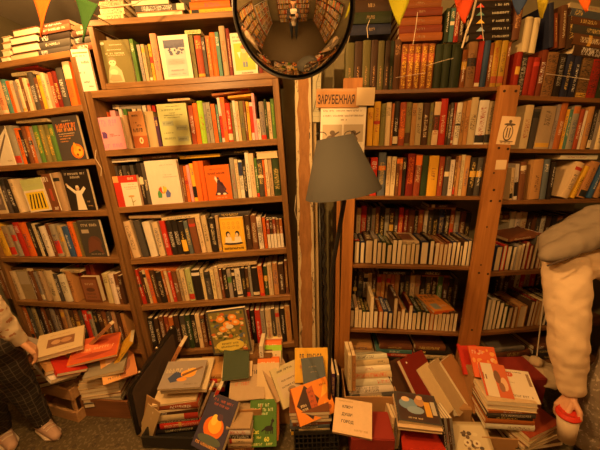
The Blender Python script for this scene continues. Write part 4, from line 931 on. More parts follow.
# ---- books lying flat on rows and on the cases
def L_(unit, x0, x1, y, t, c, label, **kw): lay(unit, x0, x1, y, t, c, label, **kw)
def on(unit, v, x0, x1, t, c, label, ins=.02, **kw):
    """lying on a level v: only the ends come from the photo"""
    y = unit.proj(unit.u_at(x0, v, ins), ins, v)[1]
    return lay(unit, x0, x1, y, t, c, label, ins=ins, **kw)
g = 'books lying flat on the rows'
L_(A_, 14, 38, 69.5, 6, 'rd', 'red book lying flat on the top row of the far-left bookcase', group=g, tilt=-2)
L_(A_, 12, 35, 76.5, 3.5, 'cr', 'cream book lying flat just below the red one, far-left bookcase', group=g, tilt=-2)
L_(A_, 42, 70, 61, 4.5, 'gy', 'grey book lying slanted on the top row of the far-left bookcase', group=g, tilt=-6)
L_(A_, 16.5, 47, 123.5, 3.5, 'be', 'beige book lying on the second row of the far-left bookcase', group=g, ins=.02, tilt=-2)
L_(A_, 38, 46, 175, 4.5, 'be', 'small beige book lying high on the third shelf, far-left bookcase', group=g, ins=.06)
L_(A_, 8, 60, 270, 2.5, 'db', 'dark brown book lying on the fifth row, far-left bookcase', group=g, tilt=-1)
L_(A_, 62, 80, 272.5, 2.5, 'be', 'beige book lying on the fifth row, far-left bookcase', group=g)
# white book propped face out on the corner of the middle bookcase
row(B_, BV[0], '80.8 16.5 43 wh m=f t=.012 i=.003 art=whitecover label=white_book_with_scattered_dark_lettering_propped_left_of_the_low_case', 'low case')
# flats inside the middle bookcase
L_(B_, 185, 201, 34.5, 4, 'lg', 'pale green book lying on the top row of the middle bookcase', group=g, ins=.03)
L_(B_, 113, 141, 109, 4, 'gy', 'grey book lying on the second row behind the pink book', group=g, ins=.09, tilt=-3)
L_(B_, 168, 190, 101.3, 2, 'cr', 'cream book lying above the pale green engraved book', group=g, ins=.03)
L_(B_, 212, 250, 96, 2.2, 'og', 'rust-coloured book lying slanted under the top board, middle bookcase', group=g, tilt=4)
L_(B_, 228, 252, 98.2, 2, 'yl', 'thin yellow book lying slanted on the second row, middle bookcase', group=g, tilt=2)
L_(B_, 105, 137, 163.3, 3.4, 'wh', 'white book lying at the left end of the third row, middle bookcase', group=g, ins=.04)
L_(B_, 143, 178, 159.8, 3, 'br', 'brown book lying above the large white book, middle bookcase', group=g, ins=.05)
L_(B_, 180, 220, 159.2, 3, 'yl', 'yellow book lying on the third row above the orange books', group=g, ins=.05)
L_(B_, 222, 254, 155.5, 4.5, 'bk', 'black book lying on the third row above the grey books', group=g, ins=.05)
L_(B_, 256.5, 278, 159.2, 7, 'cr', 'thick cream book lying at the right end of the third row', group=g, ins=.012, mode='flatp')
L_(B_, 129, 161, 218.6, 2.8, 'be', 'beige book lying at the left of the fourth row, middle bookcase', group=g, tilt=-3)
L_(B_, 162, 200, 220.8, 2.8, 'cr', 'cream book lying on the black books of the fourth row', group=g, tilt=2)
L_(B_, 212, 250, 218.5, 5, 'dg', 'dark grey book lying above the yellow and white book, fourth row', group=g, ins=.05)
L_(B_, 251, 283, 219.5, 3, 'bk', 'black book lying at the right end of the fourth row', group=g, ins=.05, tilt=-4)
L_(B_, 139, 176, 270.5, 2.5, 'og', 'rust-coloured book lying slanted on the fifth row, middle bookcase', group=g, tilt=-6)
L_(B_, 218, 257, 268.2, 2.8, 'cr', 'cream book lying on the fifth row, middle bookcase', group=g, tilt=2)
# board with stacks above the far-left bookcase
bm = bmesh.new(); box(bm, -.95, -.03, -.0, .24, .4705, .498); bevel(bm, .001)
pk = empty('plank', 'wooden plank under the stacks on top of the far-left bookcase', 'plank', mat=A_.M); mesh_obj('board', bm, M_shelf, pk)
def stack(unit, x0, x1, v, specs, where, group, ins=.02, D=.15):
    """specs: list of (thickness m, colour, dx0 px, dx1 px, mode)"""
    for k, q in enumerate(specs):
        t, c, d0, d1 = q[:4]; md = q[4] if len(q) > 4 else 'flat'; ex = dict(q[5]) if len(q) > 5 else {}
        u0 = unit.u_at(x0 + d0, v, ins); u1 = unit.u_at(x1 + d1, v, ins)
        P = unit.M @ Matrix.Translation((u0, ins + random.uniform(0, .01), v + .0006))
        pos = 'bottom' if k == 0 else 'topmost' if k == len(specs) - 1 else ORD[k + 1] + ' from the bottom'
        lab = uniq(['%s book lying flat, %s in %s' % (PAL[c][0], pos, where), '%s book, %s in %s' % (PAL[c][0], pos, where)])
        book(P, md, t, D, u1 - u0, c, lab, group, score=(x1 - x0) * t * 190 * (.6 if ins > .1 else 1), **ex); v += t + .0008
A1T = .498
stack(A_, 1, 9, A1T, [(.03, 'tn', 0, 0, 'flatp'), (.03, 'cr', 0, 0, 'flatp'), (.03, 'tn', 0, 0, 'flatp'), (.025, 'be', 0, 0, 'flatp')], 'the leftmost pile near the ceiling', 'books piled above the far-left bookcase')
stack(A_, 10, 37, A1T, [(.035, 'db', 0, 0, 'flatp'), (.035, 'br', 1, 0, 'flatp'), (.032, 'db', 0, -1, 'flatp'), (.03, 'br', 2, 0, 'flatp')], 'the second pile from left near the ceiling', 'books piled above the far-left bookcase')
stack(A_, 39, 71, A1T, [(.03, 'dg', 0, 0), (.03, 'dg', 1, 0, 'flat', (('ink', (.7, .65, .5)),)), (.028, 'bk', 0, -1), (.026, 'br', 2, 0), (.02, 'db', 0, -3)], 'the dark pile near the ceiling', 'books piled above the far-left bookcase')
stack(A_, 73, 92, A1T, [(.028, 'br', 0, 0), (.028, 'dg', 1, 0), (.025, 'db', 0, -1), (.022, 'br', 1, 0)], 'the pile left of the low case', 'books piled above the far-left bookcase')
TB = .6256
stack(B_, 99, 124, TB, [(.026, 'cr', 0, 0, 'flat', (('ink', (.08, .05, .04)), ('zone', (.1, .95, .8)))), (.026, 'cr', 1, 0, 'flat', (('ink', (.08, .05, .04)), ('zone', (.1, .95, .8)))), (.024, 'be', 1, 0, 'flat', (('ink', (.08, .05, .04)), ('zone', (.1, .95, .8)))), (.02, 'db', 3, 0)], 'the pile at the low case top left corner', 'books piled on the low case')
stack(B_, 137, 186, TB, [(.026, 'tn', 0, -3, 'flatp'), (.028, 'dg', -2, 0), (.02, 'be', -6, -18, 'flatp'), (.02, 'db', 0, -10)], 'the dark pile on the low case', 'books piled on the low case')
stack(B_, 190, 232, TB, [(.022, 'yl', 0, 0, 'flat', (('ink', (.3, .1, .03)),)), (.03, 'or', 0, -2), (.03, 'og', 1, 0)], 'the yellow and orange pile left of the mirror', 'books piled on the low case')

NOP = (('zone', (.4, .6, .3)), ('strip', (5, 5, (0, 0, 0))), ('ink', (.3, .2, .1)))
# second layer on the pine bookcase's old volumes
def vof(unit, px, py, w=.03): return unit.uv(px, py, w)[1]
g2 = 'old volumes stacked under the ceiling'
COVER_TONE[0] = .55
HD = DV[0]
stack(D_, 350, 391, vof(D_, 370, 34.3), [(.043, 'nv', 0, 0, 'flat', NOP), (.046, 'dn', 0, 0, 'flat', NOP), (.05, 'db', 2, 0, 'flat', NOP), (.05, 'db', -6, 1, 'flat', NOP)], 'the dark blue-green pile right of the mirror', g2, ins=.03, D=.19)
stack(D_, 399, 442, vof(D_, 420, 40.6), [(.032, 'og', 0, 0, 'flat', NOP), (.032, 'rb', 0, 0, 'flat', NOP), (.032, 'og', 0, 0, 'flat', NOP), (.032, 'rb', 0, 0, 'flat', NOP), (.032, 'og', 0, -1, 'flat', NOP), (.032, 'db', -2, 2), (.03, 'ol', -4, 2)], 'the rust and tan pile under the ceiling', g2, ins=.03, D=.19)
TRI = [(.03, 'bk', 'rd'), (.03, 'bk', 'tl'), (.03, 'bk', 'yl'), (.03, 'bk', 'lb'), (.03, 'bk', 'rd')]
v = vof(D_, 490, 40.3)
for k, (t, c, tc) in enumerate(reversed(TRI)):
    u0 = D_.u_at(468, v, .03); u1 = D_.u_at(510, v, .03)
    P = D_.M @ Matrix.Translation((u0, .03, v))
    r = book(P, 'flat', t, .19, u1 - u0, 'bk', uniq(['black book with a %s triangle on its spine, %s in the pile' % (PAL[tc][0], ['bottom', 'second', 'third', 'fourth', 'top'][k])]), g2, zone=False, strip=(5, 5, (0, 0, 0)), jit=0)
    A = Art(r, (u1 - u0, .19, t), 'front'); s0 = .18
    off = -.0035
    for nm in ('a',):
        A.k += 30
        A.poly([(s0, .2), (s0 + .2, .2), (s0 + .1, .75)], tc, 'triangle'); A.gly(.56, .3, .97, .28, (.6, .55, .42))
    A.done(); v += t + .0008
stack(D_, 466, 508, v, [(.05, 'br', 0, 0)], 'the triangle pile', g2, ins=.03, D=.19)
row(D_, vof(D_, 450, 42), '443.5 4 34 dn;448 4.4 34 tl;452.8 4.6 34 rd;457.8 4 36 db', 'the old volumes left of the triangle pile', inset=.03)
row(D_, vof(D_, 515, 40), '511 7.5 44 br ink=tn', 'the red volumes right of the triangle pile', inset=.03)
COVER_TONE[0] = 1.0
row(F_, vof(F_, 525, 52.5), '521.5 6 36 cr z=0,0,0;528 6.4 36 cr z=0,0,0', 'the two red volumes, far-right bookcase', inset=.03)
COVER_TONE[0] = .6
row(F_, vof(F_, 545, 47), '549 4.5 46 nv l=14 z=0,0,0;554.5 3 36 rb l=14;559 6 44 br l=10;566 7 44 db l=9', 'the upper layer, far-right bookcase', inset=.03, depth=.17)
v = vof(F_, 590, 56)
for k, (t, c) in enumerate([(.045, 'db'), (.045, 'br'), (.034, 'dg'), (.03, 'br'), (.03, 'gb'), (.02, 'cr')]):
    u0 = F_.u_at(572 - k * .5, v, .03)
    P = F_.M @ Matrix.Translation((u0, .03, v)) @ Matrix.Rotation(math.radians(4), 4, 'Y')
    book(P, 'flat', t, .17, .20, c, uniq(['%s volume lying in the tilted pile at top right, %s' % (PAL[c][0], ['at its bottom', 'second up', 'third up', 'fourth up', 'fifth up', 'at its top'][k])]), g2); v += t + .001
COVER_TONE[0] = 1.0
# stacks inside the deep pine shelves
v = vof(D_, 440, 225, .21)
stack(D_, 429, 456, v, [(.012, 'cr', -3, 4), (.022, 'bk', 0, 1), (.022, 'bk', -1, 0), (.022, 'bk', 1, 0), (.022, 'tn', -1, 0), (.018, 'db', 0, 0)], 'the pile at right on the fourth pine shelf', 'flat books on the fourth pine shelf', ins=.215, D=.13)
v = vof(D_, 390, 219, .21)
stack(D_, 373, 411, v, [(.012, 'be', 8, 4), (.034, 'bk', 0, 0, 'flat', (('ink', (.5, .05, .03)), ('zone', (.3, .7, .8)))), (.02, 'bk', 0, 0)], 'the pile at left on the fourth pine shelf', 'flat books on the fourth pine shelf', ins=.215, D=.13)
L_(D_, 392, 419, 243.5, 2.5, 'cr', 'cream book with a dark cover picture lying on the pages, fourth pine shelf', ins=.03, D=.17, group='flat books on the fourth pine shelf', art=ARTS['oncover'])
L_(D_, 431, 457, 246, 2.3, 'cr', 'cream book lying on the right end of the fourth pine shelf row', ins=.03, D=.13, group='flat books on the fourth pine shelf')
L_(D_, 352, 377, 312.5, 2.5, 'og', 'rust-coloured magazine lying on the left end of the fifth pine shelf row', ins=.05, D=.12, group='flat books on the fifth pine shelf')
L_(D_, 434, 457, 314.5, 3, 'or', 'orange magazine lying on the pages at the right, fifth pine shelf', ins=.02, D=.2, yaw=14, group='flat books on the fifth pine shelf', art=ARTS['magorange'])
v = vof(D_, 396, 285, .22)
stack(D_, 381, 411, v, [(.03, 'og', 0, 0), (.03, 'tn', 0, 0), (.03, 'bk', -2, 0)], 'the left pile on the fifth pine shelf', 'flat books on the fifth pine shelf', ins=.225, D=.13)
stack(D_, 414, 449, v, [(.034, 'rb', 0, 0), (.034, 'og', 0, 0), (.03, 'bk', 0, 1)], 'the right pile on the fifth pine shelf', 'flat books on the fifth pine shelf', ins=.225, D=.13)
v = DV[5]
stack(D_, 348, 374, v, [(.03, 'db', 0, 0), (.03, 'tn', 0, 0), (.04, 'be', 0, 0), (.03, 'tn', 2, -2)], 'the left pile on the lowest pine shelf', 'flat books on the lowest pine shelf', ins=.05, D=.2)
stack(D_, 378, 412, v, [(.03, 'db', 0, 0), (.03, 'bk', 0, 0), (.03, 'rd', 0, 2), (.02, 'tl', -2, 0), (.03, 'br', 2, 0)], 'the middle pile on the lowest pine shelf', 'flat books on the lowest pine shelf', ins=.05, D=.2)
stack(D_, 415, 452, v, [(.03, 'db', 0, 0), (.03, 'bk', 0, 0), (.03, 'cr', 0, 2), (.03, 'bk', -1, 0), (.035, 'br', 0, -7)], 'the right pile on the lowest pine shelf', 'flat books on the lowest pine shelf', ins=.05, D=.2)
# far-right bookcase, inside the fourth shelf
v = vof(F_, 512, 222, .2)
stack(F_, 503, 521, v, [(.012, 'cr', 0, 0), (.03, 'br', 0, 0), (.02, 'db', 0, 0)], 'the small pile on the fourth shelf, far-right bookcase', 'flat books, far-right bookcase', ins=.205, D=.13)
v = vof(F_, 540, 228, .2)
stack(F_, 526, 556, v, [(.02, 'lm', 0, -10), (.018, 'tn', -2, 2)], 'the wide pile on the fourth shelf, far-right bookcase', 'flat books, far-right bookcase', ins=.205, D=.13)
L_(F_, 560, 597, 159.3, 4.2, 'wh', 'white book lying on top of the third row, far-right bookcase', ins=.02, group='flat books, far-right bookcase')
L_(F_, 508, 540, 242, 3.2, 'br', 'brown book lying slanted on the fourth row, far-right bookcase', ins=.03, D=.15, tilt=6, group='flat books, far-right bookcase')
v = FVS[4]
stack(F_, 500, 560, vof(F_, 520, 292, .21), [(.03, 'br', 0, 0), (.03, 'bk', 12, 0)], 'the long pile on the fifth shelf, far-right bookcase', 'flat books, far-right bookcase', ins=.215, D=.13)
v = FVS[5]
stack(F_, 492, 530, v, [(.04, 'db', 0, 0), (.04, 'br', 0, 0), (.03, 'gy', 0, -5)], 'the left pile low in the far-right bookcase', 'flat books, far-right bookcase', ins=.05, D=.2)
stack(F_, 533, 570, v, [(.04, 'bk', 0, 0), (.04, 'dg', 0, 0), (.03, 'br', 0, -5)], 'the right pile low in the far-right bookcase', 'flat books, far-right bookcase', ins=.05, D=.2)

# ------------------------------------------------------------------ boxes and heaps of books on the floor
M_card = newmat('cardboard', (.42, .24, .10), .85, .1)
M_redbox = newmat('dark_red_card', (.28, .03, .02), .6)
def crate(name, label, cat, P0, P1, depth, h, mat, style='box', t=.012, group=None):
    P0 = Vector((P0[0], P0[1], .0)); P1 = Vector((P1[0], P1[1], .0)); L = (P1 - P0).length; x = (P1 - P0).normalized(); y = Vector((-x.y, x.x, 0))
    M = Matrix((x, y, Vector((0, 0, 1)))).transposed().to_4x4(); M.translation = P0 + Vector((0, 0, .001))
    root = empty(name, label, cat, mat=M, group=group)
    def part(nm, boxes, mt=mat, bv=.0015):
        bm = bmesh.new()
        for b in boxes: box(bm, *b)
        bevel(bm, bv); return mesh_obj(nm, bm, mt, root)
    part('base', [(0, L, 0, depth, 0, t)])
    if style == 'box':
        part('front_panel', [(0, L, 0, t, t, h)]); part('back_panel', [(0, L, depth - t, depth, t, h)])
        part('side_panel', [(0, t, t, depth - t, t, h)]); part('side_panel', [(L - t, L, t, depth - t, t, h)])
    elif style == 'slats':
        for q in (0, depth - t):
            part('slat', [(0, L, q, q + t, t, t + h * .25)]); part('slat', [(0, L, q, q + t, h * .68, h)])
            part('corner_post', [(t, t + .025, q + (t if q == 0 else -t), q + (2 * t if q == 0 else 0), t, h)]); part('corner_post', [(L - t - .025, L - t, q + (t if q == 0 else -t), q + (2 * t if q == 0 else 0), t, h)])
        for u in (0, L - t):
            part('side_slat', [(u, u + t, t, depth - t, t, t + h * .25)]); part('side_slat', [(u, u + t, t, depth - t, h * .68, h)])
    elif style == 'lattice':
        for q, nm in ((0, 'front_panel'), (depth - .006, 'back_panel')):
            bx = [(0, L, q, q + .006, h - .022, h), (0, L, q, q + .006, t, t + .015)]
            n = int(L / .022)
            for i in range(n + 1): bx.append((i * (L - .006) / n, i * (L - .006) / n + .006, q + .001, q + .005, t + .01, h - .02))
            for k in range(1, 4): bx.append((0, L, q + .0005, q + .0045, t + k * (h - t) / 4.4, t + k * (h - t) / 4.4 + .005))
            part(nm, bx, mat, .0004)
        for u in (0, L - .006): part('side_panel', [(u, u + .006, .006, depth - .006, t, h)])
    return root
def solid(name, label, cat, P0, P1, depth, z0, z1, mat):
    P0 = Vector((P0[0], P0[1], 0)); P1 = Vector((P1[0], P1[1], 0)); L = (P1 - P0).length; x = (P1 - P0).normalized(); y = Vector((-x.y, x.x, 0))
    M = Matrix((x, y, Vector((0, 0, 1)))).transposed().to_4x4(); M.translation = P0
    root = empty(name, label, cat, mat=M); bm = bmesh.new(); box(bm, 0, L, 0, depth, z0, z1); bevel(bm, .004, 2); mesh_obj('box', bm, mat, root); return root
def wstack(px, py, Y, items, where, yaw=0, z=None, tilt=0, group=None):
    """world stack from its lower front middle. items: (L, D, T, colour, dx, dyaw, mode, kw)"""
    P = at(px, py, Y=Y)
    if z is not None: P.z = z
    zz = P.z
    for k, q in enumerate(items):
        L, D, T, c = q[:4]; dx = q[4] if len(q) > 4 else 0; dy = q[5] if len(q) > 5 else random.uniform(-4, 4); md = q[6] if len(q) > 6 else 'flatp'; kw = dict(q[7]) if len(q) > 7 else {}
        R = Matrix.Rotation(math.radians(yaw + dy), 4, 'Z') @ Matrix.Rotation(math.radians(tilt), 4, 'X')
        up_ = (Matrix.Rotation(math.radians(yaw), 4, 'Z') @ Matrix.Rotation(math.radians(tilt), 4, 'X')) @ Vector((0, 0, zz - P.z))
        M = Matrix.Translation(Vector((P.x + dx, P.y, P.z)) + up_) @ R @ Matrix.Translation((-L / 2, 0, 0))
        lab = kw.pop('label', None)
        if lab is None:
            pos = 'at the bottom of' if k == 0 else 'on top of' if k == len(items) - 1 else ORD[k + 1] + ' up in'
            lab = uniq(['%s book lying flat %s %s' % (PAL[c][0], pos, where), '%s book %s %s' % (PAL[c][0], pos, where)])
        if md in ('flat', 'flatp'): book(M, md, T, D, L, c, lab, group, **kw)
        else: book(M, 'up', T, L, D, c, lab, group, **kw)
        zz += T + .0008
    return Vector((P.x, P.y, zz))
F0 = lambda x, y: at(x, y, z=0.0)
GL = 'books heaped on the floor at the left'
# --- left: two crates and their heap
crate('wooden_crate', 'slatted wooden crate under the heap of books at the far left', 'crate', F0(38, 411), F0(79, 423), .24, at(60, 387, Y=1.36).z, M_plain, 'slats', group=None)
crate('wooden_box', 'brown wooden box of books right of the slatted crate', 'box', F0(84, 416), F0(131, 419), .22, at(107, 399, Y=1.37).z, wood('brown_box_wood', (.28, .12, .045), (.18, .07, .025), .6), 'box')
zc = at(60, 387, Y=1.36).z + .001
wstack(57, 386, 1.38, [(.20, .14, .03, 'dg'), (.2, .14, .028, 'tn'), (.19, .13, .02, 'cr'), (.2, .14, .026, 'rd'), (.19, .13, .02, 'be'), (.2, .14, .024, 'br'), (.19, .14, .02, 'cr'), (.2, .14, .02, 'tn')], 'the left floor stack', 18, z=zc, group=GL)
heap(62, 371, 1.31, .15, .2, .02, 'tn', 'tan book slanting down the front of the left heap', 55, 12, 20, 'up', GL)
heap(66, 379, 1.29, .14, .2, .018, 'wh', 'white book slanting out low at the front of the left heap', 60, 8, 22, 'up', GL)
heap(72, 374, 1.30, .14, .2, .018, 'rd', 'red book wedged slanting in the middle of the left heap', 50, 8, 25, 'up', GL)
heap(44, 361, 1.36, .14, .2, .016, 'br', 'brown book poking out left of the cream picture book', 40, 5, 5, 'up', GL)
heap(36, 350, 1.40, .12, .19, .012, 'gy', 'grey book behind at the left end of the heap', 75, 5, 0, 'up', GL)
heap(33, 327, 1.5, .11, .02, .19, 'or', 'orange book standing at the left end under the fifth shelf', 0, 0, 0, 'f', GL) if False else None
heap(60, 356, 1.34, .21, .17, .03, 'cr', 'cream book with a brown picture on top of the left heap', 30, 14, 2, 'up', GL, art=ARTS['creampic'])
wstack(101, 396, 1.37, [(.21, .15, .03, 'dg'), (.22, .15, .026, 'gy'), (.22, .15, .02, 'br'), (.21, .15, .03, 'cr'), (.21, .15, .022, 'be'), (.22, .15, .022, 'yl'), (.2, .14, .02, 'cr'), (.2, .14, .018, 'tn')], 'the middle floor stack at left', 6, z=at(107, 399, Y=1.37).z - .05, group=GL)
heap(93, 362, 1.36, .24, .17, .016, 'or', 'red-orange picture book lying tilted on the left heap', 20, 16, 0, 'up', GL, art=ARTS['redpaint'])
heap(90, 345, 1.45, .02, .03, .2, 'tn', 'tan rolled booklet slanting behind the red-orange picture book', 0, 0, 48, 's', GL)
heap(111, 371, 1.40, .022, .15, .2, 'yl', 'yellow book leaning right in the left heap', 25, 0, 40, 's', GL)
heap(121, 380, 1.36, .17, .22, .012, 'sl', 'salmon magazine slanting in the box beside the black case', 35, 30, 8, 'up', GL, art=ARTS['mag'])
heap(104, 377, 1.34, .2, .14, .022, 'gy', 'grey book edge sticking out under the yellow one', 18, 6, 0, 'flatp', GL)
# --- black case with the raised lid
GC = 'books in the black case'
P0, P1 = F0(143, 448), F0(243, 452)
crate('black_case', 'open black case full of books in the middle of the floor', 'case', P0, P1, .27, .075, M_black, 'box', .01)
lid = empty('case_lid', 'raised black lid leaning diagonally at the left of the black case', 'lid', loc=(0, 0, 0))
LQ = [at(127, 392, Y=1.24), at(176, 324, Y=1.49), at(182, 372, Y=1.47), at(137, 438, Y=1.21)]
nl = (LQ[1] - LQ[0]).cross(LQ[3] - LQ[0]).normalized(); nl = nl if nl.x > 0 else -nl
def lidslab(nm, s, t0, t1, mt):
    bm = bmesh.new(); c = sum(LQ, Vector()) / 4; N = 8; loop = []
    Q = [c + (q - c) * s for q in LQ]
    for i in range(4):
        p0, p1, p2 = Q[i - 1], Q[i], Q[(i + 1) % 4]; a_ = p1 + (p0 - p1).normalized() * .03; b_ = p1 + (p2 - p1).normalized() * .03
        for k in range(6):
            t = k / 5; loop.append(a_ * (1 - t) ** 2 + p1 * 2 * t * (1 - t) + b_ * t * t)
    f = bm.faces.new([bm.verts.new(p + nl * t0) for p in loop]); rr = bmesh.ops.extrude_face_region(bm, geom=[f])
    for v in rr['geom']:
        if isinstance(v, bmesh.types.BMVert): v.co += nl * (t1 - t0)
    bmesh.ops.recalc_face_normals(bm, faces=bm.faces[:]); mesh_obj(nm, bm, mt, lid)
lidslab('lid', 1, -.028, .0, newmat('black_leather', (.012, .010, .009), .28, .6)); lidslab('lining', .86, .0002, .004, newmat('worn_lining', (.05, .03, .018), .9))
a, b = LQ[0], LQ[1]
for q in (.25, .6, .92):
    c = a.lerp(b, q) - nl * .014 + Vector((0, 0, .002)); bm = bmesh.new(); bmesh.ops.create_uvsphere(bm, u_segments=12, v_segments=8, radius=.011); bmesh.ops.translate(bm, verts=bm.verts, vec=c); mesh_obj('metal_stud', bm, newmat('dull_steel', (.5, .42, .3), .3, .5, 1.0), lid, True)
heap(143, 432, 1.215, .05, .24, .24, 'cr', 'x', 0) if False else None
for k, (px, py, l, tl_, c, lb) in enumerate([(137, 436, 24, -12, 'be', 'beige card standing slanted at the left edge of the black case'), (142, 429, 16, -10, 'tn', 'tan card standing behind the beige one in the black case')]):
    P = at(px, py, Y=1.24 + .012 * k); R = Matrix.Rotation(math.radians(l), 4, 'Y') @ Matrix.Rotation(math.radians(-20), 4, 'Z')
    root = empty('card_flap', lb, 'cardboard', mat=Matrix.Translation(P) @ R); bm = bmesh.new(); box(bm, 0, .09, 0, .004, 0, .24); mesh_obj('sheet', bm, M_card if k else newmat('pale_card', (.5, .36, .18), .8), root)
wstack(181, 440, 1.235, [(.25, .18, .03, 'bk', 0, 0, 'flat', {'zone': (.2, .8, .5)}), (.23, .17, .036, 'rd', .02, 1, 'flat', {'ink': (.8, .6, .4), 'zone': (.1, .9, .6)}), (.25, .17, .014, 'bk', -.01, 0, 'flat', {'ink': (.75, .65, .45), 'zone': (.02, .98, .9)}),
    (.25, .17, .04, 'cr', -.01, 0, 'flat', {'strip': (0, .3, (.45, .05, .03)), 'zone': False, 'label': 'white book with red and dark blue ends lying in the black case'}), (.24, .17, .018, 'db', 0, 0, 'flat'), (.24, .17, .012, 'cr', 0, 2),
    (.22, .17, .032, 'rb', .015, -2, 'flat'), (.23, .17, .012, 'cr', .0, 3)], 'the stack in the black case', 4, z=.02, group=GC)
heap(184, 393, 1.25, .24, .21, .022, 'cr', 'cream book just under the grey picture book in the black case', 3, 8, 3, 'up', GC)
heap(179, 390, 1.23, .22, .17, .014, 'gy', 'grey book with an orange and blue cover picture, black case', 3, 10, 2, 'up', GC, art=ARTS['treeblue'])
heap(165, 377, 1.42, .02, .12, .24, 'tn', 'tan book leaning steeply behind the grey picture book', 0, 0, 30, 's', GC)
heap(204, 420, 1.22, .018, .14, .2, 'cr', 'cream book leaning right behind the fiery magazine', 0, -10, 28, 's', GC)
heap(198, 420, 1.25, .014, .14, .19, 'be', 'beige book leaning right behind the fiery magazine', 0, -10, 24, 's', GC)
wstack(211, 392, 1.36, [(.16, .15, .03, 'rd', 0, 0, 'flat'), (.17, .15, .03, 'wh', 0, 0, 'flat'), (.16, .15, .03, 'rd', 0, 0, 'flat'), (.17, .15, .03, 'tn', 0, 0, 'flat')], 'the small stack behind the grey picture book', 0, group=GC)
heap(207, 452, 1.07, .185, .24, .022, 'db', 'dark magazine with a fiery orange cover leaning at the front', -24, 40, -4, 'up', GC, art=ARTS['magfire'])
# --- middle: file of books and the book with the cat
GM = 'books packed in the middle of the floor'
crate('cardboard_box', 'brown cardboard box behind the fiery magazine', 'box', (-.43, 1.19), (-.24, 1.19), .18, .2, M_card, 'box', .006)
wstack(240, 447, 1.10, [(.12, .15, .035, 'rd', 0, 0, 'flat', {'ink': (.8, .6, .4)}), (.13, .15, .022, 'br', 0, 0, 'flat'), (.12, .15, .03, 'be', 0, 0, 'flat'), (.13, .15, .03, 'cr', 0, 0, 'flat', {'zone': (.3, .6, .4)}), (.12, .15, .022, 'bk', 0, 0, 'flat', {'ink': (.8, .8, .7), 'zone': (.1, .9, .8)}), (.12, .15, .03, 'wh', 0, 0, 'flat', {'ink': (.5, .05, .03), 'zone': (.2, .9, .8)}), (.12, .15, .012, 'be', 0, 0, 'flat')], 'the narrow stack left of the green book', -2, z=.002, group=GM)
def file_of(px, py, Y, tilt, W, H, books, group, step=.02, up=.02):
    P = at(px, py, Y=Y); t = math.radians(tilt)
    back = Vector((0, math.cos(t), -math.sin(t))); upv = Vector((0, math.sin(t), math.cos(t)))
    for k, (c, lb, dx, ex) in enumerate(books):
        st = step; Wk = ex.get('W', W); Hk = ex.get('H', H); T = ex.get('T', step * .8)
        Q = P + back * (st * k) + upv * (up * k) + Vector((dx, 0, 0))
        M = Matrix.Translation(Q) @ Matrix.Rotation(math.radians(ex.get('yaw', 0)), 4, 'Z') @ Matrix.Rotation(-t, 4, 'X') @ Matrix.Translation((-Wk / 2, 0, 0))
        book(M, 'f', T, Wk, Hk, c, lb, group, art=ARTS.get(ex.get('art')), zone=False, strip=(5, 5, (0, 0, 0)))
file_of(262.5, 447, 1.10, 42, .14, .205, [
    ('gn', 'green book with a black cat silhouette and the number 60', 0, {'art': 'cat', 'T': .014}), ('og', 'rust-coloured book directly behind the green cat book', .004, {'W': .15, 'H': .21}), ('or', 'orange book second behind the green cat book', .004, {'W': .155, 'H': .21}), ('yl', 'yellow book third behind the green cat book', 0, {'W': .15, 'H': .215, 'art': 'plainink'}),
    ('cr', 'cream book fourth behind the green cat book', -.002, {'W': .15, 'H': .215}), ('wh', 'white book with dark cover lines behind the yellow one', 0, {'W': .15, 'H': .215, 'art': 'stripwide'}), ('cr', 'cream book last behind the green cat book', -.004, {'W': .15, 'H': .215})], GM, .017, .021)
crate('cardboard_box', 'cardboard box under the upright books in the middle', 'box', (-.28, 1.28), (-.06, 1.27), .2, .16, M_card, 'box', .006)
file_of(268, 402, 1.24, 38, .125, .19, [
    ('cr', 'cream book at the front of the upright colourful books', 0, {}), ('or', 'orange and cream book second among the upright colourful books', -.002, {'art': 'orangetop'}), ('cr', 'cream book with a grey picture among the upright colourful books', .004, {'art': 'creamhead', 'W': .13}), ('lm', 'lime green book among the upright colourful books', .004, {'W': .135}),
    ('or', 'orange book with pale lettering among the upright colourful books', .004, {'art': 'orangetop', 'W': .13}), ('cr', 'book with children\'s faces on it, upright behind the orange one', .006, {'art': 'facephoto', 'W': .135}), ('lm', 'lime green book rearmost of the upright colourful books', .006, {'W': .13})], GM, .021, .031)
# cream covers left of them
heap(247, 401, 1.24, .19, .18, .02, 'be', 'pale beige book lying behind the green cat book', 4, 30, 0, 'up', GM, art=ARTS['stripwide'])
heap(237, 378, 1.33, .17, .2, .02, 'cr', 'cream book under the plain dark green one', 1, 35, 0, 'up', GM)
heap(236, 380, 1.30, .145, .16, .016, 'dn', 'plain dark green book lying tilted on a cream one', 5, 38, 0, 'up', GM)
heap(263, 377, 1.38, .022, .14, .2, 'wh', 'white book standing between the dark green and the lime books', 0, -4, 0, 's', GM)
heap(233, 353, 1.41, .23, .265, .022, 'dg', 'book with orange blossoms and a yellow oval on its cover', -3, -8, -7, 'f', GM, art=ARTS['fairy'])
crate('cardboard_box', 'low cardboard box under the blossom-covered book', 'box', (-.37, 1.30), (-.285 , 1.30), .18, .30, M_card, 'box', .006) if False else None
solid('wooden_ledge', 'wooden ledge in front of the middle bookcase below its bottom row', 'ledge', (-.44, 1.385), (-.19, 1.388), .10, .0, .36, M_side)
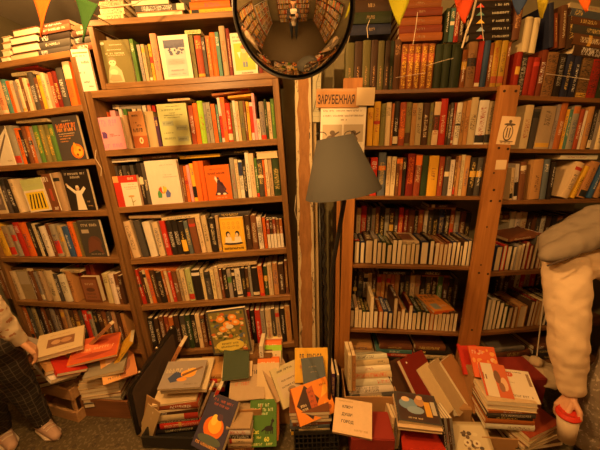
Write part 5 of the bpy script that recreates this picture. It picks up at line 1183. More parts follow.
# --- black lattice crate group
GB = 'books above the black plastic crate'
zl = at(310, 428, Y=1.12).z
crate('plastic_crate', 'black lattice plastic crate at the bottom centre', 'crate', (-.072, 1.10), (.155, 1.10), .27, zl, M_black, 'lattice', .006)
wstack(310, 432, 1.115, [(.19, .15, .022, 'yl', 0, 0, 'flat'), (.2, .15, .014, 'cr', 0, 0, 'flat', {'ink': (.2, .1, .05), 'zone': (.2, .8, .5)}), (.2, .15, .02, 'gb', 0, 0, 'flat'), (.19, .15, .018, 'br', .01, 2, 'flat'), (.2, .15, .02, 'dg', .01, 0), (.19, .15, .02, 'be', 0, 0), (.2, .15, .02, 'br', 0, 0)], 'the stack in the black plastic crate', 0, z=zl - .035, group=GB)
heap(318, 419, 1.12, .20, .165, .016, 'or', 'orange book with a dark diamond pattern on its cover', 22, 44, 0, 'up', GB, art=ARTS['diamond'])
heap(296, 403, 1.24, .16, .2, .02, 'cr', 'cream book with columns of print, tilted left, above the plastic crate', 30, 40, 0, 'up', GB, art=ARTS['creamhead'])
heap(287, 397, 1.27, .14, .2, .03, 'be', 'beige book under the cream tilted one above the plastic crate', 36, 34, 0, 'up', GB)
heap(316, 392, 1.24, .125, .17, .012, 'gb', 'plain grey-blue booklet lying between cream and orange books', 6, 42, 0, 'up', GB, art=ARTS['plainink'])
heap(312, 383, 1.30, .19, .18, .016, 'yl', 'yellow book with dark panels behind the grey-blue booklet', -2, 42, 0, 'up', GB, art=ARTS['stripwide'])
heap(333, 405, 1.26, .018, .14, .19, 'vi', 'violet-grey book standing right of the grey-blue booklet', 0, -6, 2, 's', GB)
heap(337.5, 406, 1.28, .012, .14, .19, 'gy', 'slim grey book standing beside the violet-grey one', 0, -6, 2, 's', GB)
solid('cardboard_box', 'plain box standing hidden behind the black plastic crate', 'box', (-.06, 1.375), (.14, 1.375), .07, .0, .30, M_card)
# --- cardboard box with white spines
GS = 'white-spined books in the cardboard box'
zb = at(370, 396, Y=1.20).z
crate('cardboard_box', 'cardboard box holding the pile of white-spined books', 'box', (.20, 1.20), (.475, 1.185), .2, zb, M_card, 'box', .005)
wstack(374, 388, 1.225, [(.235, .13, .034, 'dg', 0, 0, 'flat', {'strip': (.3, .8, (.3, .24, .17))}), (.235, .13, .034, 'wh', 0, 1, 'flat', {'ink': (.1, .08, .06), 'zone': (.35, .95, .8)}), (.23, .13, .034, 'wh', -.003, -1, 'flat', {'ink': (.6, .08, .03), 'zone': (.05, .35, .5)}), (.235, .13, .032, 'cr', 0, 0, 'flat', {'ink': (.6, .08, .03), 'zone': (.1, .9, .7)}), (.23, .13, .03, 'wh', 0, 0, 'flat', {'zone': (.4, .6, .4)}), (.225, .13, .03, 'cr', 0, 1, 'flat', {'zone': (.1, .3, .4)}), (.22, .13, .026, 'wh', -.004, 0, 'flat')], 'the white-spined pile', 2, tilt=-34, z=zb - .055, group=GS)
for k, (px, c) in enumerate([(350, 'cr'), (354, 'tn')]): heap(px, 391, 1.215 + .0, .018, .12, .21, c, '%s book standing at the left end of the white-spined pile' % PAL[c][0], 0, -3, 0, 's', GS)
# red box and the cream book with three titles
solid('red_box', 'dark red flat box under the cream three-title book', 'box', (.20, 1.02), (.40, 1.005), .15, .0, at(365, 436, Y=1.03).z, M_redbox)
heap(352, 437, 1.03, .18, .15, .024, 'cr', 'cream book with three dark titles lying on the red box', -14, 24, 0, 'up', 'books right of the plastic crate', art=ARTS['titles3'])
# --- dark leaning books
GR = 'books heaped on the floor at the right'
heap(413, 410, 1.21, .13, .25, .03, 'db', 'dark brown book with tan page edges leaning left of the dark red one', 28, 42, 0, 'upr', GR)
heap(421, 406, 1.23, .14, .23, .02, 'br', 'brown book wedged under the dark red one', 28, 42, 0, 'upr', GR)
heap(431, 403, 1.20, .17, .24, .034, 'dr', 'big plain dark red book leaning in the right heap', 26, 44, 0, 'upr', GR, art=ARTS['redcard'])
for k, (px, py, Y, W_, H_, T_, c, lb) in enumerate([(446, 413, 1.175, .10, .24, .032, 'cr', 'cream book leaning left, first of the pale leaning books'), (459, 412, 1.195, .10, .26, .034, 'be', 'beige book leaning left, second of the pale leaning books'), (474, 409, 1.215, .11, .27, .034, 'tn', 'tan book leaning left, third of the pale leaning books')]):
    heap(px, py, Y, W_, H_, T_, c, lb, 34, 44, 0, 'upr', GR, zone=False)
for k, (px, py, c, lb) in enumerate([(446, 407, 'og', 'rust-coloured book slanting under the pale leaning books'), (461, 410, 'cr', 'short cream book slanting under the pale leaning books')]):
    heap(px, py, 1.2, .19, .14, .024, c, lb, 0, 0, 30 if k == 0 else 26, 'flatp', GR)
solid('cardboard_box', 'cardboard box under the leaning dark red book', 'box', (.48, 1.21), (.70, 1.19), .19, .0, .2, M_card)
solid('cardboard_box', 'cardboard box under the pale leaning books', 'box', (.71, 1.18), (.86, 1.17), .2, .0, .17, M_card)
# face-up pictured book and its pile
wstack(423, 447, 1.02, [(.2, .16, .03, 'dg', 0, 0), (.2, .16, .035, 'rd', .01, -6, 'flat', {'zone': False})], 'the pile under the pictured book', -8, z=.03, group=GR)
heap(420, 432, 1.04, .2, .16, .024, 'cr', 'cream-edged book right under the pictured book', -8, 12, 2, 'up', GR)
heap(420, 426, 1.05, .2, .15, .022, 'dg', 'book with a blue and orange painted figure scene on its cover', -9, 8, 4, 'up', GR, art=ARTS['gallery'])
for k in range(3): heap(391 + 3.2 * k, 449, 1.07 + .005 * k, .014, .13, .17, ['cr', 'gy', 'be'][k], '%s book standing left of the red and dark pile' % PAL[['cr', 'gy', 'be'][k]][0], 0, -8, 4, 's', GR)
# cream flower book, bottom
heap(476, 466, 1.0, .19, .17, .03, 'be', 'beige book with a framed drawing of flowers at the bottom edge', -4, 32, 0, 'up', GR, art=ARTS['flowers'])
for k in range(4): heap(447 + 2.8 * k, 456, 1.03, .012, .13, .19, ['bk', 'gy', 'db', 'gy'][k], '%s book standing left of the flower book, %s of four' % (PAL[['bk', 'gy', 'db', 'gy'][k]][0], ORD[k + 1]), 0, -12, -6, 's', GR)
# --- right stack with magazines
crate('cardboard_box', 'open cardboard box under the stack of magazines at the right', 'box', (.85, 1.07), (1.02, 1.05), .17, .11, M_card, 'box', .006)
wstack(508, 430, 1.07, [(.22, .17, .034, 'wh', .005, -3, 'flat', {'ink': (.15, .1, .08), 'zone': (.1, .55, .5)}), (.22, .17, .028, 'og', .0, -2, 'flat', {'zone': False}), (.2, .16, .012, 'bk', 0, -3, 'flat'), (.22, .16, .024, 'dg', 0, -2, 'flat', {'ink': (.75, .65, .5), 'zone': (.1, .7, .6)}), (.21, .17, .012, 'og', 0, 0, 'flat'), (.22, .18, .03, 'cr', 0, -5), (.22, .18, .022, 'cr', -.004, -3)], 'the stack with magazines', -4, group=GR)
heap(488, 378, 1.2, .13, .15, .008, 'or', 'red-orange patterned magazine behind the white magazines', -8, 42, 0, 'up', GR, art=ARTS['orangered'])
heap(500, 398, 1.10, .12, .16, .008, 'wh', 'white magazine with a reddish picture of people on its cover', -14, 26, 0, 'up', GR, art=ARTS['magred'])
heap(521, 402, 1.08, .16, .15, .006, 'wh', 'white magazine with a small red emblem on the right stack', -14, 24, 0, 'up', GR, art=ARTS['magwhite'])
heap(473, 376, 1.27, .1, .16, .02, 'rd', 'plain red book behind the red-orange magazine', -10, 36, 0, 'up', GR)
solid('cardboard_box', 'cardboard box behind the stack of magazines', 'box', (.87, 1.22), (1.05, 1.2), .17, .0, .33, M_card)
wstack(528, 447, 1.06, [(.26, .16, .03, 'db', .06, 0), (.24, .16, .024, 'cr', .07, 10), (.22, .16, .02, 'br', .05, 14), (.22, .16, .02, 'be', .06, 18), (.22, .16, .022, 'rb', .07, 12)], 'the low stack below the cup', 6, z=.03, group=GR)
for k, (px, py, c, l) in enumerate([(520, 424, 'dr', -30), (524, 428, 'db', -34), (526, 418, 'be', -30)]): heap(px, py, 1.14, .024, .14, .17, c, '%s book leaning beside the dark red box' % PAL[c][0], 0, 0, l, 's', GR)
solid('red_box', 'large dark red box standing behind the paper cup', 'box', (1.03, 1.2), (1.25, 1.2), .17, .0, at(545, 379, Y=1.2).z, M_redbox)
# pale cloth bundle hanging on a cord
bu = empty('cloth_bundle', 'pale cloth bundle with a round knot held by a cord, lower right', 'bundle', loc=at(538, 373, Y=1.30))
bm = bmesh.new(); lathe(bm, [(.11, 0), (.115, .012), (.10, .03), (.07, .045), (.04, .055), (0, .058)], 28)
for v in bm.verts: v.co += Vector((0, 0, .004)) * noise.noise(v.co * 60) ; v.co.x *= 1.0
for v in bm.verts: v.co.z += .006 * math.sin(math.atan2(v.co.y, v.co.x) * 9) * min(1, v.co.xy.length / .1)
M_cloth = newmat('pale_cloth', (.6, .47, .3), .9); mesh_obj('cloth', bm, M_cloth, bu, True)
bm = bmesh.new(); bmesh.ops.create_uvsphere(bm, u_segments=20, v_segments=14, radius=.032); bmesh.ops.scale(bm, vec=(1, 1, .85), verts=bm.verts); bmesh.ops.translate(bm, verts=bm.verts, vec=(-.025, 0, .078)); mesh_obj('knot', bm, M_cloth, bu, True)
top = at(548, 262, Y=1.36) - bu.location
bm = bmesh.new(); tube(bm, [(-.025, 0, .1), top], .0028, 6); mesh_obj('cord', bm, M_cord, bu)
solid('cardboard_box', 'cardboard box under the pale cloth bundle', 'box', (1.08, 1.38), (1.28, 1.38), .03, .0, bu.location.z - .002, M_card) if False else None

# ------------------------------------------------------------------ convex mirror
mc = at(294, 12.5, Y=.95); nrm = (Vector((0.03, 0, CAMZ - .02)) - mc).normalized()
dist = (mc - Vector((0, 0, CAMZ))).dot(FV); mr = 60.5 / FPX * dist
x, y, z = frame_z(nrm); M = Matrix((x, y, z)).transposed().to_4x4(); M.translation = mc
mi = empty('convex_mirror', 'round convex mirror with a black rim hanging at the top centre', 'mirror', mat=M)
Rc = mr * 1.32; prof = []
th = math.asin(min(.999, (mr - .006) / Rc))
for i in range(33):
    a = th * (1 - i / 32); prof.append((Rc * math.sin(a) if i < 32 else 0, Rc * math.cos(a) - Rc * math.cos(th) + .004))
bm = bmesh.new(); lathe(bm, prof, 96)
bmesh.ops.recalc_face_normals(bm, faces=bm.faces[:])
M_mir = newmat('mirror_glass', (.72, .70, .66), .02, .5, 1.0)
o = mesh_obj('mirror_dome', bm, M_mir, mi, True)
bm = bmesh.new(); lathe(bm, [(mr - .006, .010), (mr - .002, .012), (mr + .001, .007), (mr + .001, -.01), (mr - .01, -.016), (0, -.016)], 96)
bmesh.ops.recalc_face_normals(bm, faces=bm.faces[:])
mesh_obj('rim', bm, M_black, mi, False)
bm = bmesh.new(); Mi = M.inverted()
tube(bm, [Mi @ (mc - z * .016), Mi @ (mc - z * .08 + Vector((0, 0, .05))), Mi @ Vector((mc.x, mc.y + .12, CEIL - .001))], .008, 8); mesh_obj('bracket', bm, M_black, mi)
# ------------------------------------------------------------------ lampshade on a stand
M_shade = newmat('grey_lampshade_card', (.062, .062, .058), .75, .2)
ps = at(336, 137, Y=1.06); pb = at(343, 193, Y=1.06)
ax = (ps - pb); hgt = ax.length; axn = ax.normalized(); axn = (axn + Vector((-.02, .0, 0))).normalized()
dsh = (pb - Vector((0, 0, CAMZ))).dot(FV)
rb_, rt_ = 38 / FPX * dsh, 17.5 / FPX * dsh
x, y, z = frame_z(axn); M = Matrix((x, y, z)).transposed().to_4x4(); M.translation = pb
lm = empty('floor_lamp', 'unlit floor lamp with a tilted grey cone shade in front of the pine bookcase', 'lamp', loc=(pb.x, 1.12, 0))
Ml = Matrix.Translation(-Vector((pb.x, 1.12, 0)))
bm = bmesh.new(); lathe(bm, [(rb_, 0), (rt_, hgt), (rt_ - .003, hgt - .001), (rb_ - .003, .001), (rb_, 0)], 64, Ml @ M); bmesh.ops.recalc_face_normals(bm, faces=bm.faces[:])
mesh_obj('lamp_shade', bm, M_shade, lm, True)
def loc(p): return Ml @ Vector(p)
bm = bmesh.new()
for k in range(3):
    a = 2 * PI * k / 3 + .4; tube(bm, [Ml @ (M @ Vector((0, 0, hgt * .8))), Ml @ (M @ Vector((rt_ * math.cos(a), rt_ * math.sin(a), hgt - .004)))], .0022, 6)
mesh_obj('shade_spider', bm, M_metal, lm)
for sgn in (-1, 1):
    bm = bmesh.new(); c = M @ Vector((0, 0, hgt + .004)); pts = [c + Vector((sgn * .05 + .018 * math.cos(t), -.02, .012 * math.sin(t) + .002)) for t in [i * PI / 8 for i in range(9)]]
    tube(bm, [Ml @ p for p in pts], .0015, 6); mesh_obj('wire_loop', bm, M_metal, lm)
bm = bmesh.new(); tube(bm, [Ml @ (M @ Vector((0, 0, hgt * .75))), Ml @ (M @ Vector((0, 0, -.03))), loc((pb.x - .035, 1.13, 1.0)), loc((pb.x - .05, 1.18, .4)), loc((pb.x - .05, 1.2, .012))], .009, 10); mesh_obj('pole', bm, M_metal, lm, True)
bm = bmesh.new(); lathe(bm, [(0, .001), (.06, .001), (.06, .01), (.02, .02), (0, .021)], 32, Matrix.Translation(loc((pb.x - .05, 1.2, 0)))); bmesh.ops.recalc_face_normals(bm, faces=bm.faces[:]); mesh_obj('base', bm, M_metal, lm, True)
bm = bmesh.new(); bmesh.ops.create_uvsphere(bm, u_segments=16, v_segments=12, radius=.028); bmesh.ops.translate(bm, verts=bm.verts, vec=Ml @ (M @ Vector((0, 0, hgt * .5)))); mesh_obj('bulb', bm, newmat('frosted_glass', (.8, .8, .75), .3), lm, True)
# twisted black cable / closed umbrellas hanging in the gap
bm = bmesh.new(); pts = []
for i in range(70):
    t = i / 69; p = at(322 + 5 * t, 196 + 150 * t, Y=1.46); pts.append(p + Vector((.006 * math.cos(i * .9), 0, .0)))
hk = empty('twisted_cable', 'black twisted cable hanging in the gap behind the lampshade', 'cable', loc=(0, 0, 0)); tube(bm, pts, .009, 8); mesh_obj('strand', bm, M_black, hk, True)
bm = bmesh.new(); tube(bm, [at(319.5, 200, Y=1.47), at(321, 272, Y=1.47), at(323, 402, Y=1.45)], [.006, .008, .009], 8); hk = empty('rod', 'thin black rod standing in the gap left of the cable', 'rod', loc=(0, 0, 0)); mesh_obj('shaft', bm, M_black, hk, True)
# hanging strings at the edge of the middle bookcase
for (a, b, lb) in (((96, 150), (101, 176), 'thin pale wire dangling beside the left bookcase upright'), ((296, 195), (299, 245), 'frayed pale string hanging beside the rough post')):
    bm = bmesh.new(); P, Q = at(*a, Y=1.47), at(*b, Y=1.47); tube(bm, [P, P.lerp(Q, .3) + Vector((-.012, 0, 0)), P.lerp(Q, .7) + Vector((.01, 0, 0)), Q], .0015, 6); h = empty('string', lb, 'string', loc=(0, 0, 0)); mesh_obj('strand', bm, M_cord, h)
# ------------------------------------------------------------------ bunting
M_line = newmat('bunting_string', (.6, .5, .36), .9)
def flag(pts, Y, col, label, name='pennant'):
    P = [at(px, py, Y=Y) for px, py in pts]
    root = empty(name, label, 'bunting flag', loc=P[0], group='pennants on the bunting strings')
    bm = bmesh.new(); N = 10; grid = []
    for i in range(N + 1):
        t = i / N; rowv = []
        for j in range(7):
            s = j / 6; a = P[0].lerp(P[1], s); p = a.lerp(P[2], t); p = p + Vector((0, .008 * math.sin(3 * t + s * 3), 0)) - P[0]
            rowv.append(bm.verts.new(p))
        grid.append(rowv)
    for i in range(N):
        for j in range(6): bm.faces.new((grid[i][j], grid[i][j + 1], grid[i + 1][j + 1], grid[i + 1][j]))
    rr = bmesh.ops.extrude_face_region(bm, geom=bm.faces[:])
    for v in rr['geom']:
        if isinstance(v, bmesh.types.BMVert): v.co.y += .0012
    bmesh.ops.recalc_face_normals(bm, faces=bm.faces[:])
    mesh_obj('cloth', bm, newmat('felt_' + label.split()[0], col, .95, .05), root, True)
    return P
flag([(29, -12), (55, -12), (42, 37.5)], .95, (.45, .10, .015), 'orange pennant at the top left')
flag([(74, -6), (98, 4), (84, 43)], .95, (.028, .075, .02), 'green pennant at the top left beside the orange one')
flag([(385, -14), (414, -12), (399, 26)], .95, (.26, .25, .015), 'olive yellow pennant right of the mirror')
flag([(452, -12), (477, -10), (464, 24)], 1.05, (.4, .05, .015), 'red pennant in front of the old volumes')
flag([(511, -14), (531, -8), (518, 15)], 1.1, (.03, .05, .12), 'dark blue pennant near the top right')
flag([(538, -14), (550, -8), (541, 19)], 1.15, (.35, .28, .02), 'narrow yellow pennant near the top right')
flag([(575, -16), (592, -8), (586, 12)], 1.2, (.62, .12, .02), 'small red pennant in the top right corner')
def line(pts, label, r=.0022, name='bunting_string'):
    root = empty(name, label, 'string', loc=pts[0]); bm = bmesh.new(); tube(bm, [p - pts[0] for p in pts], r, 6); mesh_obj('strand', bm, M_line, root)
line([at(20, -40, Y=.95), at(72, -2, Y=.955), at(97, 17, Y=1.2), at(110, 24, Y=1.42)], 'pale string crossing the green pennant at top left', .003)
line([at(88, 3, Y=1.3), at(110, 7, Y=1.32), at(135, 4, Y=1.34), at(160, -12, Y=1.36)], 'pale string draped over the books near the low case', .003)
line([at(360, -30, Y=.955), at(400, -15, Y=.945), at(465, -13, Y=1.045), at(520, -13, Y=1.095), at(600, -20, Y=1.25)], 'bunting string running along the top right', .002)
line([at(478, -8, Y=1.3), at(472, 18, Y=1.36), at(467, 30, Y=1.37), at(462, 48, Y=1.385)], 'white tape hanging down beside the black triangle volumes', .004, 'tape')
# strings tying the volumes
for pts, lb in (([(423, 6), (421, 22), (418, 40)], 'string tied round the rust and tan pile'), ([(400, 74.5), (415, 72), (431, 69.5)], 'string tied round the tan volumes'), ([(432, 62), (445, 59), (457, 56)], 'string tied round the dark green volumes'), ([(373, 14), (370, 22), (371, 33)], 'string tied round the blue-green pile'), ([(485, 0), (486, 20), (488, 38)], 'string tied round the triangle pile'), ([(552, 72), (575, 75), (596, 78)], 'string tied round the dark volumes at the right')):
    line([at(px, py, Y=1.385 if px > 540 or px < 500 else 1.4) + Vector((0, 0.055 if px < 440 else .03 if px < 500 else .03, 0)) for px, py in pts], lb, .0014, 'string')

# ------------------------------------------------------------------ people
ICO = []
def blob(name, chains, mat, parent=None, voxel=.009, smooth=6, disp=None, loc=Vector((0, 0, 0))):
    """one continuous surface grown round chains of (point, radius or (rx, ry))"""
    if not ICO:
        bm = bmesh.new(); bmesh.ops.create_icosphere(bm, subdivisions=2, radius=1)
        ICO.append([tuple(v.co) for v in bm.verts]); ICO.append([[v.index for v in f.verts] for f in bm.faces]); bm.free()
    vs, fs = [], []
    for ch in chains:
        for (p, r), (q, s) in zip(ch, ch[1:]):
            p, q = Vector(p), Vector(q); L = (q - p).length; n = max(1, int(L / (min(r, s) * .35)))
            for i in range(n + 1):
                t = i / n; c = p.lerp(q, t) - loc; rr = r + (s - r) * t; b = len(vs)
                vs += [(c.x + a[0] * rr, c.y + a[1] * rr, c.z + a[2] * rr) for a in ICO[0]]
                fs += [[b + k for k in f] for f in ICO[1]]
    me = bpy.data.meshes.new(name); me.from_pydata(vs, [], fs)
    nm = evaluated_mesh(me, (('REMESH', dict(mode='VOXEL', voxel_size=voxel)), ('SMOOTH', dict(factor=.6, iterations=smooth))))
    bpy.data.meshes.remove(me)
    if disp:
        nm.update()
        for v in nm.vertices: v.co += v.normal * disp[1] * (noise.noise((v.co + loc) * disp[0]) + .5 * noise.noise((v.co + loc) * disp[0] * 2.3))
    for p in nm.polygons: p.use_smooth = True
    nm.materials.clear(); nm.materials.append(mat); nm.name = name
    q = link(bpy.data.objects.new(name, nm), parent); return q
M_skin = newmat('skin', (.62, .34, .2), .5, .4)
M_sweat = newmat('cream_sweatshirt', (.72, .55, .36), .9, .1)
nb = NB(M_sweat); n = nb.noise(nb.coord('Object'), 260, 3); n2 = nb.noise(nb.coord('Object'), 9, 4); nb.bump(nb.math('ADD', nb.math('MULTIPLY', n, .12), n2), .5, .012)
M_hood = newmat('grey_knit', (.25, .205, .155), .95, .1); nb = NB(M_hood); n = nb.noise(nb.mapping(nb.coord('Object'), (120, 120, 500)), 1, 2); nb.bump(n, .4, .003)
M_tweed = newmat('speckled_grey_cloth', (.16, .13, .10), .95); nb = NB(M_tweed); n = nb.noise(nb.coord('Object'), 70, 2); nb.lk(nb.mix(nb.math('GREATER_THAN', n, .62), (.27, .22, .165), (.5, .43, .33)), nb.b.inputs['Base Color'])
M_hair = newmat('dark_hair', (.03, .02, .015), .5)
M_shoe = newmat('pale_pink_shoe', (.50, .33, .25), .6)
M_sole = newmat('white_rubber', (.62, .52, .4), .6)
def hand(name, wrist, palm_dir, side, up, mat, parent, loc, curl=.5, size=1.0, thumb=1):
    """palm plus five bent fingers grown as one surface"""
    d, s, u = Vector(palm_dir).normalized(), Vector(side).normalized(), Vector(up).normalized(); w0 = Vector(wrist)
    ch = [[(w0 - d * .03, .022 * size), (w0, .021 * size)]]
    for k, (o, ln) in enumerate(((-.028, .062), (-.010, .072), (.010, .078), (.028, .072))[::1]):
        kn = w0 + d * .075 * size + s * o * size
        ch.append([(w0 + s * o * .5 * size, .015 * size), (kn, .0125 * size)])
        p = kn; a = 0; pts = [(p, .0098 * size)]
        for j, f in enumerate((.45, .32, .23)):
            a += curl * (1.0 if j else .8); p = p + (d * math.cos(a) - u * math.sin(a)) * ln * f * size; pts.append((p, (.0092 - .0008 * j) * size))
        ch.append(pts)
    t0 = w0 + s * -.022 * thumb * size + d * .012
    p1 = t0 + (d * .6 - s * .8 * thumb - u * .3).normalized() * .042 * size; p2 = p1 + (d * .8 - s * .25 * thumb - u * .6 * curl * 1.5).normalized() * .032 * size; p3 = p2 + (d * .8 + s * .1 * thumb - u * .8 * curl).normalized() * .026 * size
    ch.append([(t0, .016 * size), (p1, .0125 * size), (p2, .0105 * size), (p3, .009 * size)])
    return blob(name, ch, mat, parent, .0035, 3, loc=loc)
def head(parent, c, fwd, up, loc, hairlen=.0, R=1.0, hairmat=None, name='head', skin=None):
    """head with face, ears and hair; c is the centre"""
    f, u = Vector(fwd).normalized(), Vector(up).normalized(); s = f.cross(u); c = Vector(c); sk = skin or M_skin
    P = lambda a, b, e: c + f * a * R + s * b * R + u * e * R
    o = blob(name, [[(P(-.015, 0, .03), .088 * R), (P(.012, 0, .02), .082 * R)], [(P(.03, 0, -.03), .06 * R), (P(.05, 0, -.07), .036 * R)], [(P(.09, 0, .012), .010 * R), (P(.108, 0, -.014), .012 * R)],
        [(P(.078, -.012, -.045), .008 * R), (P(.082, 0, -.044), .009 * R), (P(.078, .012, -.045), .008 * R)], [(P(-.005, .083, .02), .013 * R), (P(-.005, .086, -.01), .010 * R)], [(P(-.005, -.083, .02), .013 * R), (P(-.005, -.086, -.01), .010 * R)], [(P(-.01, 0, -.06), .052 * R), (P(-.03, 0, -.13), .05 * R)]], sk, parent, .006, 3, loc=loc)
    for b in (-.03, .03):
        bm = bmesh.new(); bmesh.ops.create_uvsphere(bm, u_segments=12, v_segments=8, radius=.011 * R, matrix=Matrix.Translation(P(.078, b, .018) - loc)); mesh_obj('eye', bm, flat((.5, .45, .4)), parent, True)
        bm = bmesh.new(); bmesh.ops.create_uvsphere(bm, u_segments=10, v_segments=6, radius=.005 * R, matrix=Matrix.Translation(P(.087, b, .018) - loc)); mesh_obj('pupil', bm, flat((.03, .02, .02)), parent, True)
    ch = [[(P(-.03, 0, .055), .088 * R), (P(.01, 0, .075), .072 * R)], [(P(-.045, 0, .02), .08 * R), (P(-.06, 0, -.03 - hairlen), .06 * R)]]
    blob('hair', ch, hairmat or M_hair, parent, .007, 3, disp=(40, .004), loc=loc)
    return o
# bending person at the right, seen from behind and the side
L0 = Vector((1.45, 1.15, 0))
pr = empty('person', 'person in a cream sweatshirt and speckled trousers bending down with a paper cup', 'person', loc=L0)
sh = at(566, 262, Y=1.17); wr = at(571.5, 393, Y=1.04); el = at(568, 338, Y=1.08)
shr = Vector((1.60, 1.27, 1.06)); hipL = Vector((1.47, 1.0, .86)); hipR = Vector((1.68, 1.05, .86)); neck = Vector((1.40, 1.30, 1.10))
kneeL = Vector((1.33, 1.0, .47)); kneeR = Vector((1.66, 1.0, .47)); ankL = Vector((1.36, 1.06, .085)); ankR = Vector((1.70, 1.05, .085))
blob('trousers', [[(hipL, .125), (kneeL, .085), (ankL + Vector((0, 0, .02)), .072)], [(hipR, .125), (kneeR, .085), (ankR + Vector((0, 0, .02)), .072)], [(hipL + Vector((.04, .03, .02)), .13), (hipR + Vector((-.04, .03, .02)), .13)]], M_tweed, pr, .012, 5, disp=(14, .008), loc=L0)
blob('sweatshirt', [[(hipL + Vector((.07, .06, .08)), .135), (Vector((1.44, 1.14, .97)), .13), (Vector((1.36, 1.22, 1.0)), .11)], [(hipR + Vector((-.03, .05, .08)), .135), (Vector((1.58, 1.16, .98)), .13), (Vector((1.5, 1.24, 1.0)), .11)],
    [(sh + Vector((.03, .03, -.02)), .095), (Vector((1.36, 1.2, 1.0)), .11)], [(sh + Vector((.0, .0, -.01)), .088), (el.lerp(sh, .5) + Vector((-.0, 0, 0)), .084), (el, .077), (el.lerp(wr, .6), .062), (wr.lerp(el, .12), .052), (wr.lerp(el, .06), .040)],
    [(shr, .1), (Vector((1.72, 1.22, .85)), .07), (Vector((1.62, 1.2, .66)), .05)]], M_sweat, pr, .010, 5, disp=(13, .010), loc=L0)
hc = at(566, 240, Y=1.26)
blob('hood', [[(at(550, 252, Y=1.14), .045), (at(558, 243, Y=1.17), .068), (at(575, 234, Y=1.2), .078), (at(598, 224, Y=1.22), .088), (at(630, 222, Y=1.24), .09)], [(at(549, 255, Y=1.10), .036), (at(572, 244, Y=1.10), .048), (at(598, 236, Y=1.12), .055), (at(625, 234, Y=1.14), .05)]], M_hood, pr, .009, 6, disp=(12, .012), loc=L0)
bm = bmesh.new(); pts = [at(541, 263, Y=1.09), at(556, 257.5, Y=1.085), at(575, 250.5, Y=1.10), at(590, 246, Y=1.115), at(612, 243, Y=1.13)]
tube(bm, [p - L0 + Vector((0, -.03, 0)) for p in pts], .0035, 6); mesh_obj('crease_shade_line', bm, newmat('painted_crease_shade', (.08, .055, .04), .9), pr, True)  # dark tube standing in for the shaded crease under the hood
head(pr, (1.47, 1.44, .97), (0, .45, -.9), (0, .9, .45), L0, 0, .92)
hand('hand', wr + Vector((-.006, -.006, -.012)), (-.52, -.12, -.84), (.05, -1, .1), (-.83, .05, .52), M_skin, pr, L0, .38, .92, -1)
blob('forearm', [[(el, .035), (wr, .024), (wr + Vector((-.005, 0, -.02)), .022)]], M_skin, pr, .006, 3, loc=L0)
for nm, a in (('shoe', ankL), ('shoe', ankR)): blob(nm, [[(a + Vector((0, -.03, -.035)), .048), (a + Vector((0, .08, -.045)), .042), (a + Vector((0, .15, -.052)), .033)]], M_black, pr, .008, 3, loc=L0)
# paper cup in the hand
cb = at(566, 439, Y=1.0); ct = at(567.5, 414, Y=1.0); axc = (ct - cb)
x, y, z = frame_z(axc + Vector((.004, 0, 0))); M = Matrix((x, y, z)).transposed().to_4x4(); M.translation = cb
hl = axc.length; cup = empty('paper_cup', 'pale paper cup with a red lid held by the bending person', 'cup', mat=M)
bm = bmesh.new(); lathe(bm, [(0, .004), (.028, .004), (.029, 0), (.031, 0), (.0415, hl), (.040, hl)], 40); bmesh.ops.recalc_face_normals(bm, faces=bm.faces[:]); mesh_obj('cup', bm, newmat('cup_paper', (.66, .52, .36), .6), cup, True)
bm = bmesh.new(); lathe(bm, [(.0415, hl - .004), (.045, hl - .003), (.045, hl + .004), (.041, hl + .006), (.038, hl + .016), (.035, hl + .018), (.033, hl + .012), (0, hl + .012)], 40); bmesh.ops.recalc_face_normals(bm, faces=bm.faces[:]); mesh_obj('lid', bm, newmat('red_plastic', (.62, .04, .02), .35), cup, True)
# person at the left edge: trousers, shirt tail, sleeve and shoes
L1 = Vector((-1.42, 1.08, 0))
pl = empty('person', 'person at the left edge in a patterned pale shirt and checked dark trousers', 'person', loc=L1)
M_check = newmat('checked_trousers', (.03, .025, .022), .9); nb = NB(M_check); co = nb.coord('Object'); sx_ = nb.node('ShaderNodeSeparateXYZ'); nb.lk(co, sx_.inputs[0])
def grid(v, f, wdt): return nb.math('LESS_THAN', nb.math('FRACT', nb.math('MULTIPLY', v, f)), wdt)
gx = nb.math('MAXIMUM', grid(nb.math('ADD', sx_.outputs[0], nb.math('MULTIPLY', sx_.outputs[1], .6)), 36, .13), grid(sx_.outputs[2], 36, .13)); nb.lk(nb.mix(gx, (.022, .018, .015), (.09, .07, .05)), nb.b.inputs['Base Color'])
M_shirt = newmat('patterned_pale_shirt', (.6, .5, .34), .9); nb = NB(M_shirt); n = nb.noise(nb.coord('Object'), 34, 3); nb.lk(nb.mix(nb.math('GREATER_THAN', n, .62), (.66, .56, .4), (.42, .2, .1)), nb.b.inputs['Base Color']); nb.bump(n, .3, .004)
aR = at(43, 421, Y=1.29); aR.z = .07; aL = at(3, 432, Y=1.25); aL.z = .07
kR = at(20, 385, Y=1.24); hR = at(-8, 340, Y=1.13); kL = at(-18, 396, Y=1.12); hL = at(-38, 330, Y=1.08)
blob('trousers', [[(hR, .09), (kR, .066), (aR + Vector((0, 0, .01)), .044)], [(hL, .09), (kL, .07), (aL + Vector((0, 0, .01)), .044)], [(hR, .1), (hL, .1)]], M_check, pl, .011, 5, disp=(13, .008), loc=L1)
tc = at(-75, 290, Y=1.03)
blob('shirt', [[(hR + Vector((-.01, -.01, .02)), .092), (at(-34, 305, Y=1.08), .105), (tc + Vector((0, 0, .1)), .12)], [(hL + Vector((0, 0, .05)), .12), (tc, .13)], [(tc, .13), (tc + Vector((-.03, .0, .28)), .15)]], M_shirt, pl, .011, 5, disp=(12, .012), loc=L1)
tt = tc + Vector((-.03, 0, .28))
